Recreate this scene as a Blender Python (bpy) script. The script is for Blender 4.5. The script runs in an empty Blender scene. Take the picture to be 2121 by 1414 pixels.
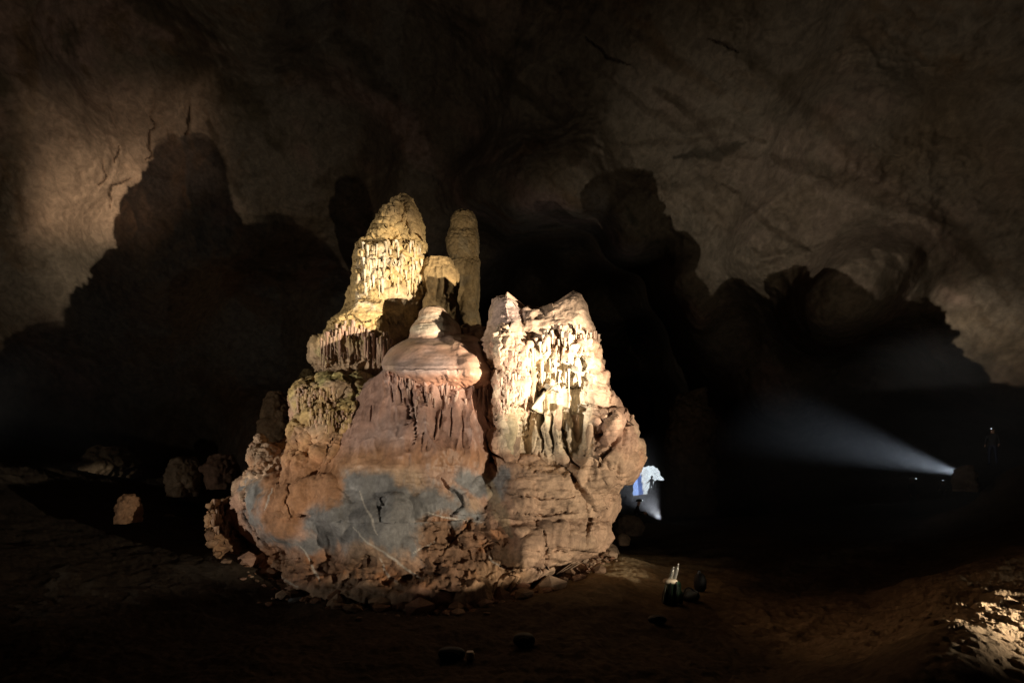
import bpy, bmesh, math, random
import numpy as np
from mathutils import Vector

# ------------------------------------------------------------------ camera, world, exposure, lamps
sc = bpy.context.scene
col = sc.collection
F = 1000.0; CX = 1060.5; HZ = 1000.0; CAMZ = 2.6      # lens and horizon of the view, in pixels of the photograph

cd = bpy.data.cameras.new("camera")
cam = bpy.data.objects.new("camera", cd); col.objects.link(cam)
cam.location = (0, 0, CAMZ); cam.rotation_euler = (math.radians(90), 0, 0)
cd.sensor_width = 36; cd.lens = 36 * F / 2121; cd.shift_y = (HZ - 707) / 2121
cd.clip_start = 0.05; cd.clip_end = 1500
sc.camera = cam

w = bpy.data.worlds.new("World"); sc.world = w; w.use_nodes = True
nt = w.node_tree; bg = nt.nodes['Background']
sky = nt.nodes.new('ShaderNodeTexSky'); sky.sky_type = 'NISHITA'; sky.sun_disc = False
SUN_EL, SUN_AZ = math.radians(52), math.radians(200)
sky.sun_elevation = SUN_EL; sky.sun_rotation = SUN_AZ
nt.links.new(sky.outputs[0], bg.inputs[0]); bg.inputs[1].default_value = 0.13

def lamp(name, kind, loc, target, power, color, **kw):
    d = bpy.data.lights.new(name, kind); d.energy = power; d.color = color
    for k, v in kw.items(): setattr(d, k, v)
    o = bpy.data.objects.new(name, d); col.objects.link(o); o.location = loc
    o.rotation_euler = (Vector(target) - Vector(loc)).to_track_quat('-Z', 'Y').to_euler()
    return o

sd = Vector((math.sin(SUN_AZ) * math.cos(SUN_EL), math.cos(SUN_AZ) * math.cos(SUN_EL), math.sin(SUN_EL)))
lamp('sun', 'SUN', sd * 10, (0, 0, 0), 5.0, (1, .95, .88), angle=math.radians(.5))

def P(u, v, Y):
    return ((u - CX) / F * Y, Y, CAMZ + (HZ - v) / F * Y)

WARM = (1.0, .83, .61); NEUT = (1.0, .87, .70)
LA = (9.6, 3.0, 1.35)            # flood lamp out of frame on the right
LB = (-16.0, 1.5, 1.7)          # flood lamp out of frame on the left
lamp('right_flood_lamp', 'SPOT', LA, P(960, 900, 13), 5600, WARM, spot_size=math.radians(66), spot_blend=.8, shadow_soft_size=.06)
lamp('right_beam_lamp', 'SPOT', (9.6, 3.0, 1.58), P(776, 640, 15.2), 42000, WARM, spot_size=math.radians(19.5), spot_blend=1, shadow_soft_size=.06)
lamp('left_flood_lamp', 'SPOT', LB, P(1040, 680, 14), 8000, NEUT, spot_size=math.radians(47), spot_blend=1, shadow_soft_size=.06)
lamp('left_beam_lamp', 'SPOT', (-16.0, 1.5, 1.8), P(1178, 770, 11.1), 34000, NEUT, spot_size=math.radians(8.5), spot_blend=1, shadow_soft_size=.06)
lamp('right_fill_lamp', 'SPOT', (9.6, 3.0, 1.62), P(1000, 330, 25), 1000, WARM, spot_size=math.radians(112), spot_blend=1, shadow_soft_size=.06)  # added fill light, lifts the ceiling and the shadows on the right wall
lamp('left_fill_lamp', 'SPOT', (-16.0, 1.5, 1.85), P(820, 330, 25), 950, NEUT, spot_size=math.radians(112), spot_blend=1, shadow_soft_size=.06)  # added fill light, brightens the left wall inside the formation's shadow
lamp('left_spill_lamp', 'SPOT', (-16.0, 1.5, 4.2), P(15, 1003, 16.5), 3800, WARM, spot_size=math.radians(9), spot_blend=.5, shadow_soft_size=.04)

vs = sc.view_settings
vs.view_transform = 'Standard'; vs.look = 'None'; vs.gamma = 1; vs.use_curve_mapping = False; vs.exposure = 0.0
sc.render.engine = 'CYCLES'
cy = sc.cycles
cy.use_denoising = True
try: cy.denoiser = 'OPENIMAGEDENOISE'
except Exception: pass
cy.max_bounces = 5; cy.diffuse_bounces = 3; cy.volume_bounces = 0; cy.glossy_bounces = 2
cy.sample_clamp_indirect = 4
cy.volume_step_rate = 1.0; cy.volume_max_steps = 128

# ------------------------------------------------------------------ numpy noise
rng = np.random.default_rng(7)
TB = rng.random((64, 64, 64)).astype(np.float32)
TJ = rng.random((64, 64, 64, 3)).astype(np.float32)
def vn(p, s=1.0, o=0.0, st=(1, 1, 1)):
    q = (p * (np.asarray(st, dtype=np.float32) * s) + np.float32(o)).astype(np.float32) + 1000.0
    i = np.floor(q).astype(np.int32); f = q - i; f = f * f * f * (f * (f * 6 - 15) + 10)
    i &= 63; j = (i + 1) & 63
    x0, y0, z0 = i[:, 0], i[:, 1], i[:, 2]; x1, y1, z1 = j[:, 0], j[:, 1], j[:, 2]
    fx, fy, fz = f[:, 0], f[:, 1], f[:, 2]
    a = TB[x0, y0, z0] * (1 - fx) + TB[x1, y0, z0] * fx
    b = TB[x0, y1, z0] * (1 - fx) + TB[x1, y1, z0] * fx
    c = TB[x0, y0, z1] * (1 - fx) + TB[x1, y0, z1] * fx
    d = TB[x0, y1, z1] * (1 - fx) + TB[x1, y1, z1] * fx
    a = a * (1 - fy) + b * fy; c = c * (1 - fy) + d * fy
    return (a * (1 - fz) + c * fz) * 2 - 1
def fbm(p, s=1.0, n=4, o=0.0, g=.5, st=(1, 1, 1), ridge=False):
    r = 0; a = 1; t = 0
    for k in range(n):
        x = vn(p, s, o + k * 17.3, st)
        if ridge: x = 1 - 2 * np.abs(x) ** .8
        r = r + a * x; t += a; a *= g; s *= 2.03
    return r / t
def worley(p, s=1.0, st=(1, 1, 1), o=0.0, second=False):
    q = p * (np.asarray(st, dtype=np.float32) * s) + 1000.0 + o
    i = np.floor(q).astype(np.int32); f = (q - i).astype(np.float32)
    d1 = np.full(len(p), 9, np.float32); d2 = d1.copy()
    for dx in (-1, 0, 1):
        for dy in (-1, 0, 1):
            for dz in (-1, 0, 1):
                c = (i + (dx, dy, dz)) & 63
                jt = TJ[c[:, 0], c[:, 1], c[:, 2]]
                e = jt + np.array((dx, dy, dz), np.float32) - f
                d = np.einsum('ij,ij->i', e, e)
                if second:
                    d2 = np.minimum(d2, np.maximum(d1, d))
                d1 = np.minimum(d1, d)
    return (np.sqrt(d1), np.sqrt(d2)) if second else np.sqrt(d1)
def ss(a, b, x):
    t = np.clip((x - a) / (b - a), 0, 1); return t * t * (3 - 2 * t)
def pip(U, V, poly, feather):
    """soft inside-mask of a polygon in picture pixels"""
    n = len(poly); inside = np.zeros(len(U), bool); dmin = np.full(len(U), 1e9)
    for k in range(n):
        x0, y0 = poly[k]; x1, y1 = poly[(k + 1) % n]
        dx, dy = x1 - x0, y1 - y0
        t = np.clip(((U - x0) * dx + (V - y0) * dy) / (dx * dx + dy * dy + 1e-9), 0, 1)
        dmin = np.minimum(dmin, (U - x0 - t * dx) ** 2 + (V - y0 - t * dy) ** 2)
        c = ((y0 > V) != (y1 > V))
        xx = x0 + (V - y0) * dx / (dy if abs(dy) > 1e-6 else 1e-6)
        inside ^= c & (U < xx)
    s = np.sqrt(dmin) * np.where(inside, 1, -1)
    return ss(-feather, feather, s)
def line(U, V, pts, wd):
    d = np.full(len(U), 1e9)
    n = len(pts) - 1
    for k in range(n):
        x0, y0 = pts[k]; x1, y1 = pts[k + 1]; dx, dy = x1 - x0, y1 - y0
        t = np.clip(((U - x0) * dx + (V - y0) * dy) / (dx * dx + dy * dy + 1e-9), 0, 1)
        al = (k + t) / n
        ww = .72 * wd * (.3 + .7 * np.sin(np.pi * np.clip(al, .03, .97)))
        d = np.minimum(d, np.sqrt((U - x0 - t * dx) ** 2 + (V - y0 - t * dy) ** 2) / ww)
    return 1 - ss(.35, 1, d)

# ------------------------------------------------------------------ materials
def rock_mat(name, rough=.8, spec=.3, bump=.35, bscale=14, cvar=.45, stretch=(1, 1, 1)):
    m = bpy.data.materials.new(name); m.use_nodes = True; t = m.node_tree; N = t.nodes; L = t.links
    b = N['Principled BSDF']; b.inputs['Roughness'].default_value = rough; b.inputs['Specular IOR Level'].default_value = spec
    at = N.new('ShaderNodeAttribute'); at.attribute_name = 'rock_colour'
    tc = N.new('ShaderNodeTexCoord'); mp = N.new('ShaderNodeMapping'); mp.inputs['Scale'].default_value = stretch
    L.new(tc.outputs['Object'], mp.inputs[0])
    n1 = N.new('ShaderNodeTexNoise'); n1.inputs['Scale'].default_value = bscale; n1.inputs['Detail'].default_value = 9; n1.inputs['Roughness'].default_value = .68
    n2 = N.new('ShaderNodeTexNoise'); n2.inputs['Scale'].default_value = 2.1; n2.inputs['Detail'].default_value = 8; n2.inputs['Roughness'].default_value = .65; n2.inputs['Distortion'].default_value = .8
    L.new(mp.outputs[0], n1.inputs[0]); L.new(mp.outputs[0], n2.inputs[0])
    mr = N.new('ShaderNodeMapRange'); mr.inputs['From Min'].default_value = .3; mr.inputs['From Max'].default_value = .7
    mr.inputs['To Min'].default_value = 1 - cvar; mr.inputs['To Max'].default_value = 1 + cvar
    L.new(n2.outputs[0], mr.inputs[0])
    mr2 = N.new('ShaderNodeMapRange'); mr2.inputs['From Min'].default_value = .3; mr2.inputs['From Max'].default_value = .7
    mr2.inputs['To Min'].default_value = 1 - cvar * .6; mr2.inputs['To Max'].default_value = 1 + cvar * .5
    L.new(n1.outputs[0], mr2.inputs[0])
    mu = N.new('ShaderNodeMath'); mu.operation = 'MULTIPLY'; L.new(mr.outputs[0], mu.inputs[0]); L.new(mr2.outputs[0], mu.inputs[1])
    vm = N.new('ShaderNodeVectorMath'); vm.operation = 'SCALE'; L.new(at.outputs['Color'], vm.inputs[0]); L.new(mu.outputs[0], vm.inputs['Scale'])
    L.new(vm.outputs[0], b.inputs['Base Color'])
    bp = N.new('ShaderNodeBump'); bp.inputs['Strength'].default_value = bump; bp.inputs['Distance'].default_value = .05
    L.new(n1.outputs[0], bp.inputs['Height']); L.new(bp.outputs[0], b.inputs['Normal'])
    return m
def plain(name, c, rough=.7, metal=0, emit=None, es=0, trans=0, spec=.5, noise=.25):
    m = bpy.data.materials.new(name); m.use_nodes = True; t = m.node_tree; b = t.nodes['Principled BSDF']
    b.inputs['Base Color'].default_value = (*c, 1); b.inputs['Roughness'].default_value = rough; b.inputs['Metallic'].default_value = metal
    b.inputs['Transmission Weight'].default_value = trans; b.inputs['Specular IOR Level'].default_value = spec
    if noise and not trans:
        n = t.nodes.new('ShaderNodeTexNoise'); n.inputs['Scale'].default_value = 9; n.inputs['Detail'].default_value = 6
        r = t.nodes.new('ShaderNodeMapRange'); r.inputs['To Min'].default_value = 1 - noise; r.inputs['To Max'].default_value = 1 + noise
        v = t.nodes.new('ShaderNodeVectorMath'); v.operation = 'SCALE'; v.inputs[0].default_value = c
        tc = t.nodes.new('ShaderNodeTexCoord'); t.links.new(tc.outputs['Object'], n.inputs[0])
        t.links.new(n.outputs[0], r.inputs[0]); t.links.new(r.outputs[0], v.inputs['Scale']); t.links.new(v.outputs[0], b.inputs['Base Color'])
    if emit: b.inputs['Emission Color'].default_value = (*emit, 1); b.inputs['Emission Strength'].default_value = es
    return m
M_ROCK = rock_mat('limestone', .78, .35)
M_WET = rock_mat('wet_flowstone', .5, .5, bump=.25, cvar=.35, stretch=(1, 1, .45))
M_WALL = rock_mat('cave_wall_rock', .9, .15, bump=.22, bscale=4.5, cvar=.34)
M_SOIL = rock_mat('cave_floor_soil', .95, .1, bump=.9, bscale=9, cvar=.4)

# ------------------------------------------------------------------ object helpers
def finish(o, label=None, cat=None, group=None, kind=None, parent=None):
    if label: o['label'] = label
    if cat: o['category'] = cat
    if group: o['group'] = group
    if kind: o['kind'] = kind
    if parent: o.parent = parent
    return o
def empty(name, loc, label, cat, group=None):
    o = bpy.data.objects.new(name, None); col.objects.link(o); o.location = loc; o.empty_display_size = .3
    return finish(o, label, cat, group)
def mesh_from(name, V, Fq, mat, colours=None, smooth=True, parent=None):
    me = bpy.data.meshes.new(name)
    V = np.asarray(V, np.float32); Fq = np.asarray(Fq, np.int32); k = Fq.shape[1]
    if parent is not None: V = V - np.array(parent.location, np.float32)
    me.vertices.add(len(V)); me.vertices.foreach_set('co', V.ravel())
    me.loops.add(Fq.size); me.loops.foreach_set('vertex_index', Fq.ravel())
    me.polygons.add(len(Fq)); me.polygons.foreach_set('loop_start', np.arange(0, Fq.size, k, dtype=np.int32))
    me.polygons.foreach_set('use_smooth', np.full(len(Fq), smooth))
    me.update(calc_edges=True)
    if colours is not None:
        a = me.color_attributes.new('rock_colour', 'FLOAT_COLOR', 'POINT')
        a.data.foreach_set('color', np.concatenate([np.clip(colours, 0, 1), np.ones((len(V), 1))], 1).astype(np.float32).ravel())
    me.materials.append(mat)
    o = bpy.data.objects.new(name, me); col.objects.link(o)
    if parent is not None: o.parent = parent
    return o
def grid_faces(nr, nc, wrap):
    r = np.arange(nr - 1)[:, None]; c = np.arange(nc if wrap else nc - 1)[None, :]
    c2 = (c + 1) % nc
    a = r * nc + c; b = r * nc + c2; d = (r + 1) * nc + c; e = (r + 1) * nc + c2
    return np.stack([a, d, e, b], -1).reshape(-1, 4)
def grid_normals(Pg, wrap):
    if wrap:
        dc = np.roll(Pg, -1, 1) - np.roll(Pg, 1, 1)
    else:
        dc = np.gradient(Pg, axis=1)
    dr = np.gradient(Pg, axis=0)
    n = np.cross(dr, dc); n /= np.linalg.norm(n, axis=2, keepdims=True) + 1e-9
    return n
def lin(*c): return np.array(c, np.float32)
C_OCH = lin(.42, .30, .135); C_OCHD = lin(.34, .235, .11); C_TAN = lin(.42, .30, .21); C_PINK = lin(.40, .245, .18)
C_MAUVE = lin(.33, .255, .24); C_ORG = lin(.30, .155, .08); C_GREY = lin(.17, .175, .18); C_BRN = lin(.14, .075, .045)
C_WHT = lin(.68, .60, .47); C_GRN = lin(.36, .33, .15); C_RUST = lin(.30, .13, .07)

class Ctx: pass
def loft(name, L, R, v0, v1, Yc, ry, stage1=None, stage2=None, paint=None, step=1.35, n=2.25, top=None, mat=None, parent=None, base=C_TAN, back=.28, tilt=0.0, blend=False):
    """closed rock body: left and right outlines (in picture pixels at its own distance), depth radius ry(v)"""
    nr = int((v1 - v0) / step) + 2
    v = np.linspace(v0, v1, nr)
    t = (v - v0) / (v1 - v0)
    if min(abs(L[0][1] - R[0][1]), 50) < 50:  # more rows near the pole
        t = t ** 1.15; v = v0 + t * (v1 - v0)
    xl = np.interp(v, [a for a, b in L], [b for a, b in L]); xr = np.interp(v, [a for a, b in R], [b for a, b in R])
    yc = np.interp(v, [a for a, b in Yc], [b for a, b in Yc]) if isinstance(Yc, list) else np.full(nr, float(Yc))
    ryv = np.interp(v, [a for a, b in ry], [b for a, b in ry])
    half = np.max(xr - xl) * 1.45
    nf = int(half / step); nb = int(nf * back)
    th = np.concatenate([np.linspace(np.pi * 1.06, -.06 * np.pi, nf, endpoint=False), np.linspace(-.06 * np.pi, -.94 * np.pi, nb, endpoint=False)])
    nc = len(th)
    cx = ((xl + xr) / 2 - CX) / F * yc; rx = (xr - xl) / 2 / F * yc
    ct, st_ = np.cos(th), np.sin(th)
    ex = 2 / n
    px = np.sign(ct) * np.abs(ct) ** ex; py = np.sign(st_) * np.abs(st_) ** ex
    Y = yc[:, None] - ryv[:, None] * py[None]
    kl = (xl - CX) / F; kr = (xr - CX) / F
    for _ in range(6):            # outline as seen from the front equals the measured one
        X = cx[:, None] + rx[:, None] * px[None]
        q_ = X / Y; lo = q_.min(1); hi = q_.max(1)
        cx = cx + ((kl + kr) - (lo + hi)) / 2 * yc; rx = np.maximum(rx + ((kr - kl) - (hi - lo)) / 2 * yc, .01)
    X = cx[:, None] + rx[:, None] * px[None]
    Z = np.repeat((CAMZ + (HZ - v) / F * yc)[:, None], nc, 1)
    Z = Z - tilt * (yc[:, None] - Y) * ((HZ - v) / F)[:, None]
    if top:
        u = X / yc[:, None] * F + CX
        vt = np.interp(u, [a for a, b in top], [b for a, b in top])
        vv = vt + t[:, None] * (v1 - vt)
        Z = CAMZ + (HZ - vv) / F * yc[:, None]
    G = np.stack([X, Y, Z], -1)
    bd = Ctx(); bd.name = name; bd.G = G; bd.nr = nr; bd.nc = nc; bd.stage2 = stage2; bd.paint = paint; bd.mat = mat; bd.parent = parent; bd.base = base
    if stage1 is not None:
        c = ctx_of(G); d = stage1(c); d = d - .9 * d.mean()
        d = d * (.45 + .55 * np.clip(-c.N[:, 1] * 1.3, 0, 1))
        bd.G = (c.P + c.N * d[:, None]).reshape(nr, nc, 3)
    if blend: MASSIF.append(bd); return bd
    return finish_body(bd)
MASSIF = []
def ctx_of(G):
    c = Ctx(); c.P = G.reshape(-1, 3).astype(np.float32); c.N = grid_normals(G, True).reshape(-1, 3)
    c.U = c.P[:, 0] / c.P[:, 1] * F + CX; c.V = HZ - (c.P[:, 2] - CAMZ) / c.P[:, 1] * F
    return c
def finish_body(bd):
    G = bd.G
    if bd.stage2 is not None:
        c = ctx_of(G); d = bd.stage2(c); d = d - .8 * d.mean()
        G = (c.P + c.N * d[:, None]).reshape(bd.nr, bd.nc, 3)
    c = ctx_of(G)
    C = np.repeat(bd.base[None], len(c.P), 0)
    if bd.paint: C = bd.paint(c, C)
    Fq = grid_faces(bd.nr, bd.nc, True)
    pole = G[0].mean(0) + np.array([0, 0, .01])
    if np.ptp(G[0][:, 2]) > .15: pole[2] = G[0][:, 2].min() - .05
    Pn = np.vstack([c.P, pole]); C = np.vstack([C, C[0]])
    o = mesh_from(bd.name, Pn, Fq, bd.mat or M_ROCK, C, parent=bd.parent)
    bm = bmesh.new(); bm.from_mesh(o.data); bm.verts.ensure_lookup_table()
    pv = bm.verts[len(Pn) - 1]
    for k in range(bd.nc):
        f = bm.faces.new((pv, bm.verts[k], bm.verts[(k + 1) % bd.nc])); f.smooth = True
    bm.to_mesh(o.data); bm.free()
    return o
def weld_massif(K=.22, cell=3.0):
    """let the grown-together bodies flow into each other where their faces meet"""
    U0, V0 = 380, 560; W, H = int(1000 / cell), int(760 / cell)
    maps = []
    for b in MASSIF:
        c = ctx_of(b.G); m = np.full((H, W), 1e3, np.float32)
        iu = ((c.U - U0) / cell).astype(int); iv = ((c.V - V0) / cell).astype(int)
        ok = (iu >= 0) & (iu < W) & (iv >= 0) & (iv < H) & (c.N[:, 1] < .1)
        np.minimum.at(m, (iv[ok], iu[ok]), c.P[ok, 1])
        hole = m > 900
        for _ in range(3):
            p = np.pad(m, 1, mode='edge'); st_ = np.stack([p[a:a + H, b_:b_ + W] for a in range(3) for b_ in range(3)])
            w_ = (st_ < 900); av = np.where(w_, st_, 0).sum(0) / np.maximum(w_.sum(0), 1)
            m = np.where(w_.sum(0) >= (5 if True else 9), av, m)
        maps.append(m)
    for i, b in enumerate(MASSIF):
        c = ctx_of(b.G); oth = np.full(len(c.P), 1e3)
        fu = np.clip((c.U - U0) / cell - .5, 0, W - 1.01); fv = np.clip((c.V - V0) / cell - .5, 0, H - 1.01)
        iu = fu.astype(int); iv = fv.astype(int); du = fu - iu; dv = fv - iv
        e = np.zeros(len(c.P)); y = c.P[:, 1]
        for j, m in enumerate(maps):
            if j == i: continue
            q = m[iv, iu] * (1 - du) * (1 - dv) + m[iv, iu + 1] * du * (1 - dv) + m[iv + 1, iu] * (1 - du) * dv + m[iv + 1, iu + 1] * du * dv
            oth = np.minimum(oth, q); e += np.exp(-np.clip(q - y, -1.5, 40) / K)
        delta = K * np.log1p(e)
        wgt = ss(-.45, -.02, oth - y) * (c.N[:, 1] < .1)
        delta = np.where(oth < y, np.minimum(delta, K * .69 + (y - oth)), delta) * wgt
        P2 = c.P.copy(); P2[:, 1] -= delta
        b.G = P2.reshape(b.nr, b.nc, 3)
    return [finish_body(b) for b in MASSIF]
def mix(C, m, c, a=1.0):
    m = (m * a)[:, None]; return C * (1 - m) + c[None] * m

# sculpting helpers -------------------------------------------------
def flutes(c, freq, vs=.12, o=0.0, sharp=.7):
    """vertical ridges (dripstone): 0..1"""
    wv = c.P.copy(); wv[:, 0] += .08 * vn(c.P, 2.2, 3 + o); 
    x = vn(wv, freq, o, (1, .8, vs))
    return 1 - np.abs(x) ** sharp
def popcorn(c, s, st=(1, 1, 1), o=0):
    q = c.P + .25 / s * np.stack([vn(c.P, s * 1.3, o + 1), vn(c.P, s * 1.3, o + 2), vn(c.P, s * 1.3, o + 3)], 1)
    w_ = worley(q, s, st, o)
    return np.sqrt(np.clip(1 - (w_ / .8) ** 2, 0, 1))
def crags(c, s, o=0, st=(1, 1, 1)):
    q = c.P + .5 / s * np.stack([fbm(c.P, s * .8, 2, o + 11), fbm(c.P, s * .8, 2, o + 12), fbm(c.P, s * .8, 2, o + 13)], 1)
    a, b = worley(q, s, st, o, True)
    return np.clip((b - a) * 1.6, 0, 1)
def ragged(c, f=9, o=0, amp=14):
    """per-column random offset in px: ragged lower edge of drips"""
    q = c.P.copy(); q[:, 2] = 0
    return amp * (vn(q, f, o) + .6 * vn(q, f * 2.3, o + 5))
def wuv(c, amp=8, s=1.2, o=0):
    return c.U + 1.8 * amp * fbm(c.P, s, 5, o + 31, .62), c.V + 1.8 * amp * fbm(c.P, s, 5, o + 41, .62)

# ------------------------------------------------------------------ cave wall
def build_wall():
    # radius control points: (u, v, Y) in view; converted to direction + distance
    ctl = [(-200, -200, 20), (-200, 300, 20), (-200, 700, 20), (-200, 1000, 22), (60, 300, 25), (60, 600, 26), (100, 900, 26), (400, 300, 31), (300, 150, 29), (300, 500, 31), (330, 900, 30),
           (500, 400, 33), (560, 700, 31), (600, 950, 27), (700, 300, 34), (700, 700, 30), (830, 150, 30), (900, 400, 33), (900, 700, 36),
           (950, 300, 32), (1110, 400, 24.5), (1000, 390, 27), (1060, 430, 26), (1200, 380, 24.5), (1290, 450, 25), (1200, 440, 24), (1300, 520, 24), (1400, 590, 25), (1440, 660, 26), (1000, 500, 40), (1200, 510, 44), (1300, 600, 55), (1150, 200, 26), (1310, 310, 26), (1450, 450, 25), (1100, 560, 52), (1050, 700, 60),
           (1250, 600, 55), (1350, 700, 70), (1340, 850, 80), (1340, 1000, 80), (1340, 1100, 80), (1250, 900, 80), (1180, 750, 70), (1480, 700, 30), (1450, 900, 40), (1520, 1000, 38), (1600, 520, 22), (1750, 620, 19),
           (1600, 800, 28), (1800, 800, 27), (1800, 950, 33), (2000, 700, 20), (2000, 950, 29), (2121, 300, 17), (2121, 800, 20), (1800, 300, 19), (1500, 100, 22), (1000, -100, 24), (500, -100, 24), (2000, 0, 17), (2300, 600, 17), (2300, 1000, 22), (1500, -300, 20)]
    dirs = []; rad = []
    for u, v, Y in ctl:
        d = np.array([(u - CX) / F, 1, (HZ - v) / F]); l = np.linalg.norm(d); dirs.append(d / l); rad.append(l * Y)
    for az, el, r in [(90, 0, 26), (-90, 0, 28), (120, 20, 26), (-120, 20, 28), (180, 10, 28), (150, -10, 26), (-150, -10, 26), (0, 90, 24), (180, 60, 24), (90, 50, 24), (-90, 50, 26), (0, -60, 25), (90, -50, 25), (-90, -50, 25), (180, -50, 25)]:
        a, e = math.radians(az), math.radians(el); dirs.append(np.array([math.sin(a) * math.cos(e), math.cos(a) * math.cos(e), math.sin(e)])); rad.append(r)
    dirs = np.array(dirs); rad = np.log(np.array(rad))
    # azimuth / elevation samples
    u = np.concatenate([np.linspace(-90, 1290, 470), np.linspace(1291, 1400, 110), np.linspace(1403, 2210, 270)])
    az = np.arctan((u - CX) / F)
    rest = np.linspace(az[-1], az[0] + 2 * np.pi, 72)[1:-1]
    az = np.concatenate([az, rest])
    v = np.concatenate([np.linspace(-110, 940, 380), np.linspace(941, 1060, 120), np.linspace(1063, 1180, 40)])
    el = np.arctan((HZ - v) / F)
    # elevation measured in the plane of the view is only a parameter: tan(el) = height / Y-ish
    el = np.concatenate([np.linspace(np.pi / 2, el[0], 26)[:-1], el, np.linspace(el[-1], -np.pi / 2, 18)[1:]])
    nr, nc = len(el), len(az)
    ca = np.cos(az); tz = np.tan(np.clip(el, -1.5707, 1.5707))
    k = np.where(np.abs(ca) > .6, np.abs(ca), .6); k = np.where(ca < 0, .6 + 0 * k, np.maximum(ca, .6))
    D = np.stack([np.broadcast_to(np.sin(az)[None], (nr, nc)), np.broadcast_to(ca[None], (nr, nc)), tz[:, None] * k[None]], -1)
    D = D / np.linalg.norm(D, axis=2, keepdims=True)
    Df = D.reshape(-1, 3)
    num = np.zeros(len(Df)); den = np.zeros(len(Df))
    for d, r in zip(dirs, rad):
        a2 = np.clip(2 - 2 * (Df @ d), 1e-5, None)
        ww = 1 / (a2 + .0028) ** 2.3
        num += ww * r; den += ww
    R = np.exp(num / den)
    Pn = (Df * R[:, None]).astype(np.float32)
    big = fbm(Pn, .11, 4, 3, .55)
    # fold lines running down-right across the ceiling like the strata of the photograph
    q = Pn.copy(); ang = math.radians(35)
    q2 = np.stack([q[:, 0] * math.cos(ang) - q[:, 2] * math.sin(ang), q[:, 1], q[:, 0] * math.sin(ang) + q[:, 2] * math.cos(ang)], 1)
    wz = Pn.copy(); 
    st1 = fbm(q2, .35, 4, 9, .55, (.22, .5, 1.0), True)
    st2 = fbm(Pn, .3, 4, 19, .55, (1, 1, .22), True)
    right = ss(-4, 6, Pn[:, 0])
    st = st1 * right + st2 * (1 - right)
    fine = fbm(Pn, .9, 4, 29, .55)
    cr = worley(Pn + .3 * np.stack([fine, -fine, fine], 1), .28, (1, 1, .8), 3)
    ca_, cb_ = worley(Pn + 1.2 * np.stack([fine, -fine, fine], 1), .16, (1, 1, 1.3), 7, True)
    ledg = np.clip((cb_ - ca_) * 2.2, 0, 1)
    disp = -.9 * big - (.30 - .16 * right) * st * (.5 + .8 * ss(-.2, .3, big)) - .16 * fine - .30 * (cr - .5) + .45 * (ledg - .7)
    P2 = Pn * (1 + disp / R)[:, None]; P2 = P2 + np.array([0, 0, CAMZ])
    U = P2[:, 0] / np.where(np.abs(P2[:, 1]) < .1, .1, P2[:, 1]) * F + CX
    V = HZ - (P2[:, 2] - CAMZ) / np.where(np.abs(P2[:, 1]) < .1, .1, P2[:, 1]) * F
    front = P2[:, 1] > 1
    # colours
    C = np.repeat(lin(.15, .122, .092)[None], len(P2), 0)
    m1 = ss(-.1, .45, fbm(P2, .14, 5, 51, .6)); C = mix(C, m1, lin(.13, .095, .06), .8)
    m2 = ss(.05, .5, fbm(q2, .22, 5, 61, .6, (.25, 1, 1))); C = mix(C, m2, lin(.27, .175, .14), .7)
    m3 = ss(.12, .5, fbm(q2, .5, 5, 71, .6, (.2, 1, 1))); C = mix(C, m3, lin(.07, .055, .035), .85)
    m4 = ss(.0, .35, fbm(q2, .7, 6, 171, .68, (.16, 1, .9))) * ss(-.2, .2, fbm(P2, .12, 3, 181)); C = mix(C, m4, lin(.12, .075, .04), .75)
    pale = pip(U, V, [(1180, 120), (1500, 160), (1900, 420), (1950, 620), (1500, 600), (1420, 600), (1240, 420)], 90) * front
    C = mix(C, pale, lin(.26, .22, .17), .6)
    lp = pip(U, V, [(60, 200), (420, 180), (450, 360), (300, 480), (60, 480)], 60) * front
    C = mix(C, lp, lin(.62, .42, .29), .9)  # pool of beam light painted into the wall as a paler colour
    drk = line(U + 18 * fine, V + 18 * fine, [(1400, 330), (1470, 318), (1550, 303)], 22) * front
    C = mix(C, drk, lin(.07, .06, .045), .85)
    drk = line(U + 18 * fine, V + 18 * fine, [(1280, 410), (1320, 470), (1380, 520), (1420, 590)], 22) * front * ss(0, .3, fbm(P2, 1.6, 3, 9))
    C = mix(C, drk, lin(.07, .07, .05), .7)
    pull = 0
    for pts, wd in [([(1250, 150), (1340, 225), (1420, 268), (1500, 258), (1580, 292)], 12), ([(1300, 60), (1400, 130), (1500, 190)], 18), ([(1560, 130), (1750, 300), (1980, 470), (2090, 620)], 26), ([(1600, 330), (1680, 352), (1800, 400), (1980, 462)], 22),
                    ([(1350, 180), (1430, 230), (1500, 270)], 14), ([(1290, 300), (1380, 300), (1520, 280)], 8), ([(1500, 380), (1600, 470), (1680, 520)], 8), ([(1180, -20), (1215, 90), (1220, 190), (1190, 320)], 60), ([(560, -30), (600, 90), (680, 190)], 50), ([(660, 380), (720, 360), (760, 310)], 26), ([(430, 250), (460, 330), (500, 420)], 14), ([(1380, 200), (1500, 300), (1560, 330)], 12)]:
        k_ = line(U + 16 * fbm(P2, .6, 4, 7, .6), V + 16 * fbm(P2, .6, 4, 27, .6), pts, wd * 1.7) ** .7 * front
        C = mix(C, k_ * (.55 + .45 * ss(-.3, .3, fbm(q2, .9, 4, 5, .6, (.2, 1, 1)))), lin(.06, .042, .026), .6); pull = pull + .12 * k_
    # cracks in the left patch
    uu = U + 5 * vn(P2, 2.5, 5)
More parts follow.
